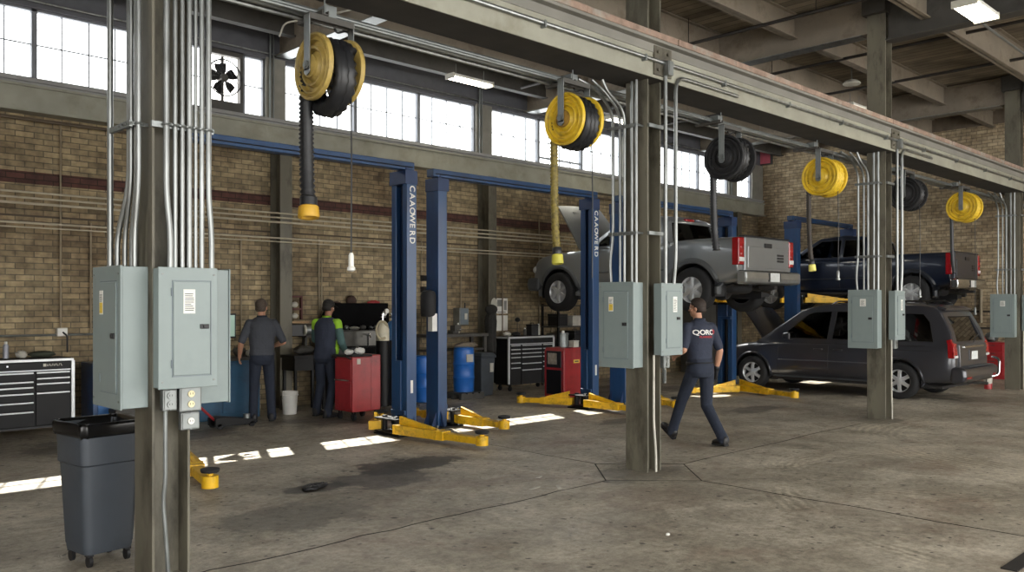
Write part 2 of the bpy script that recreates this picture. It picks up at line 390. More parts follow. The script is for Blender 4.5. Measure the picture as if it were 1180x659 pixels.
# soldier band of dark red brick, with a thin lip
band = brick_mat('dark_red_brick', 'X', '5b3a33', '4a302b', '33241f', (.6, .55, .5), .34)
struct('trim_1', B().box(-9, XR, WY - .02, WY + .02, 3.40, 3.55).box(-9, XR, WY - .035, WY, 3.385, 3.402), band, 'dark red brick band along the side wall')
struct('trim_2', B().box(-9, XR, WY - .025, WY, 2.93, 2.955), mat('dark_brick_lip', '4a4034', .9), 'thin dark brick lip below the pipes')
# ledge: olive channel under the windows + sill
struct('trim_3', B().box(-9, XR, 12.90, WY + .02, 4.33, 4.70).box(-9, XR, 12.84, 12.90, 4.33, 4.36).box(-9, XR, 12.86, 12.90, 4.67, 4.70), olive_lt, 'olive steel ledge beam under the windows')
struct('trim_4', B().box(-9, XR, 12.89, WY + .02, 4.745, 4.80).box(-9, XR, 12.93, WY + .02, 4.70, 4.745), mat('sill_grey', '8d8d8c', .6, 0, .1), 'grey window sill')
struct('wall_upper_back', B().box(-9, XR + .3, WY - .11, WY - .03, 5.77, 6.45).box(-9, XR, WY - .15, WY - .11, 5.78, 5.82), mat('lintel_grey', '55565c', .7, 0, .12), 'dark grey lintel above the windows')
struct('wall_upper_right', B().box(XR - .05, XR + .25, -9, WY, 6.1, 6.5), mat('fascia_brown', '6b6053', .8, 0, .2), 'brown fascia above the end wall')
struct('ceiling', B().box(-9, XR + .3, -4.8, WY + .3, 6.43, 6.55), plank_mat('roof_planks', 'X', '8f8472', '6d6353', .19), 'wooden plank roof deck')
for z, p in ((1.55, .03), (1.15, .03)):
    struct('trim_5', B().box(XR - .04, XR, 3, 9, z, z + .05), mat('dark_rail', '3a342c', .8), 'dark rail on the end wall')

struct('wall_left_blocker', B().box(-6.9, -6.6, -4.8, -3.2, 0, 6.5).box(-6.9, -6.6, -3.2, 3.0, 5.2, 6.5).box(-6.9, -6.6, 3.0, WY, 0, 6.5), brick_r, 'unseen brick wall added on the left to block light, with an opening')  # out of view, added to keep light off the left faces; opening tunes it
struct('wall_front_blocker', B().box(-6.6, -3.0, -4.8, -4.5, 0, 6.5).box(-3.0, XR, -4.8, -4.5, 5.3, 6.5).box(9.5, 10.3, -4.8, -4.5, 0, 5.3), brick_l, 'unseen front wall added to shape the daylight, with wide door openings')  # behind the camera, added to limit daylight; openings sized for brightness
# ------------------------------------------------------------------ windows
frame_m = mat('window_frame_grey', '6d7178', .55, 0, .1)
pane_m = glass('hazy_window_glass', (.93, .95, .97), .03, .25)
wn = [0]
def window(x0, x1, cols, hopper=None, skip=None):
    wn[0] += 1
    t = thing('window_%d' % wn[0], 'steel framed high window', None, (x0, WY - .06, 4.8)); t['kind'] = 'structure'
    del_ = 'category' in t
    w = x1 - x0; h = .97; b = B()
    b.box(0, .035, -.05, .03, 0, h).box(w - .035, w, -.05, .03, 0, h).box(0, w, -.05, .03, 0, .03).box(0, w, -.05, .03, h - .03, h)
    obj('window_frame', b, frame_m, t)
    b = B(); 
    for i in range(1, cols): b.box(w * i / cols - .008, w * i / cols + .008, -.015, .012, .03, h - .03)
    if hopper: b.box(w * hopper[0], w * hopper[1], -.04, .02, .13, .165)
    b.box(0, w, -.014, .011, h * .505 - .008, h * .505 + .008)
    obj('muntin', b, frame_m, t)
    b = B(); b.box(.02, w - .02, -.002, .002, .02, h - .02)
    obj('pane', b, pane_m, t)
for x0, x1, c in ((-.7, .72, 4), (.72, 2.07, 4), (2.07, 3.5, 4), (3.5, 4.93, 4), (4.93, 5.9, 3), (6.55, 6.93, 1)): window(x0, x1, c)
for k in range(3): window(7.28 + 1.427 * k, 8.707 + 1.427 * k, 4)
for k in range(3): window(11.99 + 1.427 * k, 13.417 + 1.427 * k, 4, (0, 1) if k == 1 else None)
for k in range(3): window(16.7 + 1.427 * k, 18.127 + 1.427 * k, 4)
window(21.4, 22.2, 2)
pil = mat('window_pier_grey', '7e7c74', .6, 0, .12)
for k, (a, b_) in enumerate(((-9, -.7), (6.93, 7.28), (11.56, 11.99), (16.27, 16.7), (20.98, 21.4), (22.2, 23.1))):
    struct('window_pier', B().box(a, b_, WY - .16, WY, 4.8, 5.8), pil, 'grey pier between the high windows')
    if 0 < k < 5:
        for dx, r in ((.06, .018), (.12, .012)):
            solo('riser_pipe', B().cyl((a + dx, WY - .19, 4.8), (a + dx, WY - .19, 6.3), r, 8), galv_dull, 'thin grey pipe rising beside the window pier, %s bay from the left' % ORD[k - 1] if r > .015 else 'thinner pipe next to the riser at the %s window pier' % ORD[k - 1], 'pipe', smooth=True)
# ------------------------------------------------------------------ exhaust fan in the window
t = thing('wall_fan', 'round caged exhaust fan set in the high window opening', 'fan', (6.225, WY - .05, 5.3))
b = B(); b.box(-.33, .33, -.06, .06, .40, .49).box(-.33, .33, -.06, .06, -.50, -.33).box(-.33, -.29, -.06, .06, -.33, .40).box(.28, .33, -.06, .06, -.33, .40)
obj('housing', b, dark_steel, t, bevel=.006)
b = B(); b.torus((0, -.09, .03), .285, .012, 'y', 32, 6).torus((0, -.12, .03), .2, .004, 'y', 32, 5).torus((0, -.125, .03), .12, .004, 'y', 28, 5).torus((0, -.11, .03), .25, .004, 'y', 32, 5)
for k in range(20):
    a = 2 * PI * k / 20; b.tube([(.05 * math.cos(a), -.13, .03 + .05 * math.sin(a)), (.2 * math.cos(a), -.12, .03 + .2 * math.sin(a)), (.285 * math.cos(a), -.085, .03 + .285 * math.sin(a))], .003, 5)
obj('guard', b, black, t, True)
b = B(); b.cyl((0, -.1, .03), (0, .06, .03), .06, 16)
obj('motor', b, dark_steel, t, True)
for k in range(5):
    b = B(); a0 = k * PI * .4 + .5; rings = []
    for i in range(6):
        r = .05 + .2 * i / 5; hw = .30 + .12 * math.sin(PI * i / 5 * .8); ring = []
        for s, dy in ((-1, -.03), (1, .03)):
            for th in (0, .006):
                a = a0 + s * hw * (1.5 - i * .12); ring.append((r * math.cos(a), dy - .02 + th, .03 + r * math.sin(a)))
        rings.append([ring[0], ring[1], ring[3], ring[2]])
    b.loft(rings); obj('blade', b, black_metal, t, True)
tag(obj('mount_strut', B().box(-.02, .02, -.02, .02, -.33, .38), dark_steel, t))

# ------------------------------------------------------------------ steel frame
COLX = [2.09, 7.10, 12.96, 19.53]
def hcol(name, x0, y0, zb, zt, dx=.24, dy=.28, m=olive, tx=.018, along='x', label=''):
    b = B()
    if along == 'x':
        b.box(x0, x0 + tx, y0, y0 + dy, zb, zt).box(x0 + dx - tx, x0 + dx, y0, y0 + dy, zb, zt).box(x0 + tx, x0 + dx - tx, y0 + dy / 2 - .007, y0 + dy / 2 + .007, zb, zt)
    else:
        b.box(x0, x0 + dx, y0, y0 + tx, zb, zt).box(x0, x0 + dx, y0 + dy - tx, y0 + dy, zb, zt).box(x0 + dx / 2 - .007, x0 + dx / 2 + .007, y0 + tx, y0 + dy - tx, zb, zt)
    return struct(name, b, m, label, bevel=.003)
for k, x in enumerate(COLX):
    hcol('steel_column', x, 5.33, 0, 6.1, dx=.24 if k == 0 else .23, label='olive H section steel column, %s of the row' % ORD[k])
for k, x in enumerate((2.45, 7.08, 11.72, 16.42, 21.1)):
    hcol('wall_column', x, 12.75, 0, 4.33, .22, .33, olive, .018, 'y', 'olive steel column against the brick wall')
# overhead beam along the column row
t = thing('overhead_beam', 'long olive steel beam over the column row', None, (0, 0, 0)); t['kind'] = 'structure'
x0, x1 = -8, XR
obj('web_plate', B().box(x0, x1, 5.245, 5.26, 4.02, 4.36).box(x0, x1, 5.66, 5.675, 4.03, 4.38), olive_lt, t)
obj('bottom_flange', B().box(x0, x1, 5.26, 5.72, 4.025, 4.045), mat('dark_flange_steel', '2f2c28', .8, 0, .3, 4), t)  # bottom flange coloured darker than the web plates
obj('upper_web_strip', B().box(x0, x1, 5.236, 5.245, 4.27, 4.36), beam_grey, t)
obj('top_flange', B().box(x0, x1, 5.16, 5.74, 4.355, 4.385), beam_grey, t, bevel=.003)
b = B()
random.seed(3); x = x0
while x < x1:
    w = random.uniform(.9, 1.6); b.box(x, min(x + w, x1) - .006, 5.15 + random.uniform(0, .006), 5.40, 4.385, 4.45); x += w
obj('rusty_rail', b, rust, t, bevel=.004)
for x in COLX:   # splice plates with bolts over each column
    b = B(); b.box(x - .02, x + .27, 5.225, 5.262, 4.05, 4.34)
    for u in (.03, .2):
        for z in (4.1, 4.28): b.cyl((x + u, 5.205, z), (x + u, 5.23, z), .016, 6)
    obj('splice_plate', b, olive, t)
# roof girders (along Y) and purlins (along X)
def ibeam_y(name, xc, y0, y1, zb, zt, fw, m, label):
    b = B(); b.box(xc - .012, xc + .012, y0, y1, zb, zt).box(xc - fw / 2, xc + fw / 2, y0, y1, zb, zb + .022).box(xc - fw / 2, xc + fw / 2, y0, y1, zt - .022, zt)
    return struct(name, b, m, label)
for k, x in enumerate(COLX):
    ibeam_y('roof_girder', x + .115, 5.61, WY - .06, 5.84, 6.40, .24, tan_steel, 'tan steel roof girder running to the side wall')
    ibeam_y('roof_girder', x + .115, -4.5, 5.33, 5.68, 6.40, .26, dark_steel, 'dark steel roof girder over the front bay')
    struct('column_cap', B().box(x - .1, x + .34, 5.3, 5.65, 6.1, 6.4), dark_steel, 'steel cap joining column and girders')
    solo('girder_strip', B().box(x - .01, x + .24, 5.7, WY - .2, 5.825, 5.841), galv, 'pale metal strip under the %s roof girder from the left' % ORD[k], 'strip')
def ibeam_x(name, yc, xa, xb, zb, zt, fw, m, label):
    b = B(); b.box(xa, xb, yc - .01, yc + .01, zb, zt).box(xa, xb, yc - fw / 2, yc + fw / 2, zb, zb + .018).box(xa, xb, yc - fw / 2, yc + fw / 2, zt - .018, zt)
    return struct(name, b, m, label)
spans = [(-8, 1.95)] + [(COLX[i] + .22, COLX[i + 1] - .0) for i in range(3)] + [(19.78, XR)]
for xa, xb in spans:
    for y in (12.35, 11.2, 9.7, 8.2, 6.8): ibeam_x('roof_purlin', y, xa, xb, 6.02, 6.42, .14, dark_steel if y > 12 else tan_steel, 'steel roof purlin')
    for y in (4.75, 3.2, 1.6, 0., -1.6, -3.2): ibeam_x('roof_purlin', y, xa, xb, 5.86 if y > 4 else 5.98, 6.42, .14, tan_steel, 'steel roof purlin over the front bay')

# ------------------------------------------------------------------ conduits
def conduit(pts, r, label, group, m=galv, name='conduit', rb=.12, couplers=()):
    b = B(); b.tube(bend(pts, rb), r, 10)
    return solo(name, b, m, label, 'conduit', group, smooth=True)
NC = ['nearest column', 'middle column', 'third column', 'farthest column']
for k, X in enumerate(COLX):
    dx = X - 2.09
    zt = 4.01 if k else 4.3
    n = (4, 5, 5, 5)[k]
    for i in range(n):     # into the box on the left flange
        y = 5.70 - i * .075 if k else (5.55, 5.49, 5.43, 5.37)[i]
        xx = X - .085 + (.012 if i % 2 else -.012) if k else X - .055 - .012 * (i % 2)
        top = [(xx, y, zt)]
        if k and i in (0, 1, 2): top = [(xx - .52 + .1 * i, y + .03, 3.985), (xx - .26, y + .01, 3.93 - .03 * i)]
        conduit(top + [(xx, y, 3.72 if len(top) > 1 else 3.9), (xx, y, 2.45), (xx + (-.03 if i == 0 else 0), y + (.02 if k else .12 - .02 * i) * (i == 0 or not k), 2.15), (xx + (-.03 if i == 0 else 0), y + (0 if k else .12 - .02 * i), 1.93)], .015 if i % 2 else .017,
                '%s galvanised conduit from the left into the side panel on the %s' % (ORD[i], NC[k]), 'conduits on the %s' % NC[k], rb=.2)
    if k == 0:
        for i, xx in enumerate((2.165, 2.215, 2.26, 2.305, 2.345, 2.385, 2.43)):
            r = (.019, .014, .014, .017, .012, .016, .018)[i]
            conduit([(xx - .005 * (i == 0), 5.285, zt), (xx - .005 * (i == 0), 5.285, 2.4), (xx + (.02 if i in (0, 6) else 0), 5.285, 2.15), (xx + (.02 if i in (0, 6) else 0), 5.285, 1.93)], r,
                    '%s galvanised conduit from the left into the front panel on the nearest column' % ORD[i], 'conduits on the nearest column', rb=.15)
        conduit([(1.985, 5.74, 4.6), (1.985, 5.74, 1.93)], .019, 'lone thick galvanised conduit left of the nearest column bundle', 'conduits on the nearest column')
    else:
        xa, xb = X + .165, X + .345
        conduit([(xa, 5.225, 4.2), (xa, 5.225, 1.93)], .02, 'pale conduit left of two, dropping to the front panel of the %s' % NC[k], 'conduits on the %s' % NC[k], galv)
        conduit([(xb + 1.2, 5.225, 4.09 - .002), (xb, 5.225, 4.09), (xb, 5.225, 2.2), (xb - .03, 5.23, 1.93)], .02, 'pale conduit right of two, curving from the beam on the %s' % NC[k], 'conduits on the %s' % NC[k], galv, rb=.16)
        t = thing('junction_box', 'small grey junction box on the beam above the %s' % NC[k], 'junction box', (xa, 5.19, 4.13))
        obj('body', B().box(-.04, .04, -.035, .035, -.075, .075), galv, t, bevel=.006); obj('cover', B().box(-.035, .035, -.04, -.035, -.07, .07), galv_dull, t)
    # strut with clamps round the column
    for z in ((2.82,) if k == 0 else (2.45, 3.55)):
        t = thing('conduit_strap', 'slotted strut with clamps holding conduits %s on the %s' % ('high' if z > 3 else 'midway', NC[k]), 'strap', (X, 5.33, z))
        b = B(); b.box(-.115, -.095, .06, .42, -.018, .018); b.box(-.015, .38 if k == 0 else .25, -.035, -.012, -.018, .018)
        b.box(-.115, .0, .05, .062, -.01, .01)
        obj('strut', b, galv_dull, t)
        for i in range(n): y = .37 - i * .075 if k else .22 - .06 * i; obj('clamp', B().torus((-.085 if k else -.06, y, 0), .024, .007, 'z', 12, 6).cyl((-.125, y, 0), (-.10, y, 0), .007, 6), galv_dull, t, True)
        if k == 0:
            for xx in (2.165, 2.215, 2.26, 2.305, 2.345, 2.385, 2.43): obj('clamp', B().torus((xx - X, -.045, 0), .026, .007, 'z', 12, 6).cyl((xx - X + .02, -.075, 0), (xx - X + .02, -.04, 0), .006, 6), galv_dull, t, True)
# conduit along the beam face
t = thing('beam_conduit', 'long pale conduit clipped along the face of the overhead beam', 'conduit', (0, 0, 0))
obj('pipe', B().cyl((-6, 5.215, 4.185), (XR - .1, 5.215, 4.185), .02, 10), galv, t, True)
x = 4.0
while x < 22:
    obj('clip', B().box(x - .012, x + .012, 5.19, 5.26, 4.145, 4.165).box(x - .012, x + .012, 5.188, 5.194, 4.16, 4.21), galv_dull, t); x += 1.45
for i, (y, z, r) in enumerate(((5.80, 3.97, .022), (5.86, 3.95, .022), (5.92, 3.93, .02), (5.76, 3.935, .016))):
    solo('conduit', B().cyl((-6, y, z), (XR - .2, y, z), r, 8), galv if i == 2 else galv_dull, '%s conduit out from the beam, running lengthwise below it' % ORD[i], 'conduit', 'conduits under the overhead beam', smooth=True)
for x in (3.5, 6.3, 8.95, 11.4, 14.4, 17.0):
    t = thing('conduit_hanger', 'dark steel hanger clamp under the beam %s' % {3.5: 'above the nearest hose reel', 6.3: 'above the second hose reel', 8.95: 'above the third hose reel', 11.4: 'above the fourth hose reel', 14.4: 'above the fifth hose reel', 17.0: 'above the farthest hose reel'}[x], 'hanger', (x, 5.8, 3.9))
    obj('channel', B().box(-.03, .03, -.18, .18, -.005, .005).box(-.03, -.024, -.18, .18, .005, .03).box(.024, .03, -.18, .18, .005, .03), dark_steel, t)
    for y in (-.165, .165): obj('rod', B().cyl((0, y, 0), (0, y, .12), .006, 6), galv_dull, t)
    obj('junction_box', B().box(.05, .15, -.1, .02, -.01, .11), galv_dull, t, bevel=.005)
# conduits along the brick wall
for i, (z, r) in enumerate(((3.22, .014), (3.145, .014), (3.07, .017), (2.81, .014), (2.75, .01))):
    solo('wall_conduit', B().cyl((-4, 12.70 - .01 * i, z), (XR - .8, 12.70 - .01 * i, z), r, 8), mat('pale_conduit', 'b5ac98', .5, .3, .15), '%s horizontal conduit from the top along the brick side wall' % ORD[i], 'conduit', 'conduits along the brick wall', smooth=True)
for i, (x, zt, zb) in enumerate(((3.85, 4.3, 1.35), (4.25, 2.9, 1.3), (6.55, 2.8, 1.2), (8.0, 2.9, 1.3), (8.05, 2.5, 1.5), (9.75, 3.1, 1.3), (10.25, 3.0, 1.0), (11.25, 2.8, 1.6), (12.4, 2.8, .9), (13.5, 3.6, 1.0), (13.9, 2.8, 1.0))):
    conduit([(x, 13.06, zt), (x, 13.06, zb)], .013, '%s thin upright pipe from the left on the brick side wall' % ORD[i], 'upright pipes on the brick wall', mat('brownish_pipe', '8a7d68', .6, .2, .15), 'wall_pipe')
for i, (x0, x1, z) in enumerate(((2.5, 9.2, 4.24), (10.8, 16.0, 4.22))):
    solo('wall_pipe', B().cyl((x0, 12.93, z), (x1, 12.93, z), .025, 8), mat('brown_pipe', '5c5042', .6, .2), 'brown pipe just below the ledge, %s section' % ORD[i], 'pipe', smooth=True)
solo('lintel_conduit', B().cyl((-5, WY - .17, 5.86), (XR - 1, WY - .17, 5.86), .013, 8), galv, 'thin bright conduit running above all the high windows', 'conduit', smooth=True)
for i, (y, z) in enumerate(((7.9, 6.0), (4.1, 5.6))):   # dark sprinkler pipes across the front bay
    pass
sp = mat('sprinkler_pipe_black', '2b2724', .5, .2)
for i, (x, ya, yb, z) in enumerate(((11.9, 1.0, 12, 6.0), (14.6, 1.0, 12, 6.02), (9.3, .0, 5.2, 6.1), (16.8, .0, 12.5, 6.02))):
    t = thing('sprinkler_pipe', '%s black sprinkler pipe crossing below the roof deck' % ['second', 'third', 'nearest', 'farthest'][i], 'pipe', (x, ya, z))
    obj('pipe', B().cyl((0, 0, 0), (0, yb - ya, 0), .028, 8), sp, t, True)
    yy = .5
    while yy < yb - ya:
        obj('hanger_rod', B().cyl((0, yy, .02), (0, yy, 6.43 - z), .007, 6), sp, t); yy += 2.2
for i, (a, b_) in enumerate((((12.2, 3.3, 5.93), (15.7, 3.3, 5.93)), ((13.3, 2.2, 5.9), (17.5, 2.2, 5.9)), ((13.2, 4.2, 5.82), (19.3, 4.3, 5.82)))):
    solo('roof_conduit', B().cyl(a, b_, .018, 8), galv_dull, '%s grey conduit along the purlins over the front bay' % ORD[i], 'conduit', smooth=True)
t = thing('hanging_conduit', 'bent white conduit stub hanging from the roof over the exhaust fan', 'conduit', (6.45, 11.4, 5.9))
obj('pipe', B().tube(bend([(.9, -.75, .25), (0, .1, 0), (-.05, .15, -.2)], .08), .014, 8), dirty_white, t, True)
obj('hanger_rod', B().cyl((.45, -.33, .13), (.45, -.33, .5), .006, 6), galv_dull, t)

# ------------------------------------------------------------------ electrical panels
sticker_y = mat('yellow_sticker', 'd9bb4a', .6, 0, .15, 30); sticker_w = mat('white_label', 'dcdcd6', .6, 0, .05)
ink = mat('dark_ink', '3a3a3c', .7)
def panel(label, loc, rz, w, d, h, sticker, door=(.12, .86, .1, .9), hinge=None):
    """front faces -y locally; origin at the back, bottom, left corner"""
    t = thing('electrical_panel', label, 'electrical panel', loc, rz)
    obj('enclosure', B().box(0, w, -d + .012, 0, 0, h), panel_grey, t, bevel=.004)
    obj('front_cover', B().box(-.006, w + .006, -d, -d + .012, -.006, h + .006), panel_grey, t, bevel=.003)
    a, b_, c, e = door[0] * w, door[1] * w, door[2] * h, door[3] * h
    s = B()
    for q in ((a, b_, c, c + .005), (a, b_, e - .005, e), (a, a + .005, c, e), (b_ - .005, b_, c, e)): s.box(q[0], q[1], -d - .0025, -d, q[2], q[3])
    obj('door_gap', s, panel_edge, t)
    dr = obj('door', B().box(a + .008, b_ - .008, -d - .007, -d + .002, c + .008, e - .008), panel_grey, t, bevel=.003)
    obj('latch', B().box(b_ - .075, b_ - .02, -d - .016, -d - .006, h * .49, h * .53).box(b_ - .058, b_ - .037, -d - .024, -d - .015, h * .498, h * .522), black, dr, bevel=.002)
    for zz in (.2, .8): obj('hinge', B().cyl((a - .002, -d - .004, h * zz - .025), (a - .002, -d - .004, h * zz + .025), .005, 8), panel_edge, dr)
    sw, sh, sx, sz, two = sticker
    obj('label_sticker', B().box(sx * w, sx * w + sw, -d - .0085, -d - .006, sz * h, sz * h + sh), sticker_w, dr)
    s = B()
    for i in range(9):
        zz = sz * h + sh * (.12 + .085 * i)
        if two and i < 5: continue
        s.box(sx * w + sw * .12, sx * w + sw * random.uniform(.6, .9), -d - .0092, -d - .0084, zz, zz + sh * .03)
    obj('label_print', s, ink, dr)
    if two: obj('warning_sticker', B().box(sx * w + .004, sx * w + sw - .004, -d - .0092, -d - .0084, sz * h + sh * .06, sz * h + sh * .5), sticker_y, dr)
    for u, v in ((.05, .05), (.95, .05), (.05, .95), (.95, .95)): obj('screw', B().cyl((u * w, -d - .004, v * h), (u * w, -d, v * h), .007, 8), galv_dull, t)
    return t
SN = ['nearest column', 'middle column', 'third column', 'farthest column']
for k, X in enumerate(COLX):
    # the side panel faces -X: rotate so that local -y -> -X
    two = k in (0, 1)
    panel('grey electrical panel with a single door on the left side of the %s' % SN[k], (X - .001, 5.385 + (.47 if k == 0 else .44), 1.075), -PI / 2, .47 if k == 0 else .44, .17, .87,
          (.06, .15, .30, .66, True) if two else (.09, .11, .42, .72, False), door=(.3, .9, .1, .9) if k == 0 else (.13, .88, .1, .9))
    panel('grey electrical panel with latched door on the front of the %s' % SN[k], (X + (.003 if k == 0 else .1), 5.325, 1.20), 0, .363, .10, .735,
          (.075, .15, .40, .62, False) if k == 0 else (.07, .16, .52, .6, False), door=(.21, .9, .09, .9))
    # bracket carrying the front panel
    if k == 0:
        panel('grey electrical panel seen edge on, right side of the nearest column', (X + .242, 5.40, 1.07), PI / 2, .44, .30, .87, (.08, .12, .4, .6, False))
def outlet(label, loc, w, h, d, plate, kind, face=None):
    t = thing('outlet_box', label, 'outlet', loc)
    obj('box', B().box(0, w, -d, 0, 0, h), galv_dull, t, bevel=.006)
    pl = obj('cover_plate', B().box(.008, w - .008, -d - .006, -d, .008, h - .008), plate, t, bevel=.004)
    for zc in ((.3, .7) if kind == 2 else (.5,)):
        obj('receptacle', B().cyl((w / 2, -d - .006, h * zc), (w / 2, -d - .014, h * zc), .021, 16), face or (plate if kind == 2 else white), pl)
        s = B()
        for q in (-.008, .008): s.box(w / 2 + q - .0015, w / 2 + q + .0015, -d - .0155, -d - .0135, h * zc - .004, h * zc + .008)
        obj('slot', s, black, pl)
    for zc in (.06, .94): obj('screw', B().cyl((w / 2, -d - .009, h * zc), (w / 2, -d - .005, h * zc), .005, 8), galv_dull, pl)
    return t
outlet('small grey twin outlet box under the front panel of the nearest column', (2.135, 5.325, 1.055), .088, .135, .05, galv_dull, 2)
outlet('larger outlet box with cream receptacles at the nearest column', (2.238, 5.325, 1.04), .142, .16, .05, galv_dull, 2, mat('cream_plastic', 'd8cda6', .5))
outlet('switch box with white toggle below the cream outlet', (2.25, 5.325, .925), .12, .112, .045, galv_dull, 1)
conduit([(2.16, 5.30, 1.06), (2.16, 5.30, .62), (2.15, 5.31, .5), (2.165, 5.30, .25), (2.185, 5.31, 0)], .013, 'thin conduit from the small outlet box down to the floor', None, galv_dull, rb=.2)
outlet('small grey outlet box under the front panel of the middle column', (7.31, 5.325, 1.06), .1, .14, .05, galv_dull, 2)
conduit([(7.18, 5.31, 1.2), (7.18, 5.31, .5), (7.215, 5.31, .22), (7.22, 5.31, 0)], .012, 'thin conduit running down the middle column to the floor', None, dirty_white, rb=.2)
outlet('small grey outlet box under the front panel of the third column', (13.17, 5.325, 1.06), .1, .14, .05, galv_dull, 2)
for X, lb in ((13.13, 'third'), (19.70, 'farthest')):
    conduit([(X, 5.31, 1.2), (X, 5.31, .5), (X + .02, 5.31, 0)], .011, 'thin conduit running down the %s column to the floor' % lb, None, dirty_white, rb=.2)
solo('pipe_strap', B().box(7.35, 7.38, 5.30, 5.33, .9, 1.06).box(7.36, 7.37, 5.29, 5.3, .92, 1.04), galv, 'short bright slotted strap below the middle column panel', 'strap')

# ------------------------------------------------------------------ lights
tube_e = emit('fluorescent_white', 'fff6e0', 9)
def fluoro(label, loc, rz, L, w, tubes, hang):
    t = thing('ceiling_light', label, 'ceiling light', loc, rz)
    obj('housing', B().box(-L / 2, L / 2, -w / 2, w / 2, .03, .08), white, t, bevel=.01)
    for i in range(tubes):
        yc = (i - (tubes - 1) / 2) * (w / tubes)
        obj('diffuser', B().box(-L / 2 + .03, L / 2 - .03, yc - w / tubes * .42, yc + w / tubes * .42, .0, .03), tube_e, t, bevel=.008)
    for s in (-1, 1):
        obj('end_cap', B().box(s * L / 2 - .015, s * L / 2 + .015, -w / 2 - .005, w / 2 + .005, -.005, .085), dirty_white, t)
        obj('hanger_rod', B().cyl((s * L * .35, 0, .08), (s * L * .35, 0, hang), .005, 6), galv_dull, t)
fluoro('two lamp ceiling light glowing over the front bay, upper right', (12.15, 3.83, 5.52), 0, .85, .30, 2, .46)
fluoro('lit ceiling light beside the roof purlin above the side windows', (10.28, 11.68, 5.74), 0, .95, .22, 1, .28)
fluoro('lit ceiling light partly hidden behind the middle column', (14.8, 11.75, 5.7), 0, 1.1, .22, 1, .32)
fluoro('small lit ceiling light peeping over the overhead beam', (17.2, 7.7, 5.72), 0, .6, .22, 1, .3)
t = thing('ceiling_lamp', 'round unlit disc lamp below the roof deck', 'ceiling light', (16.4, 7.4, 6.02))
obj('shade', B().lathe([(.16, 0), (.17, .02), (.12, .07), (.03, .1)], 24), dirty_white, t, True); obj('stem', B().cyl((0, 0, .1), (0, 0, .4), .012, 8), galv_dull, t)
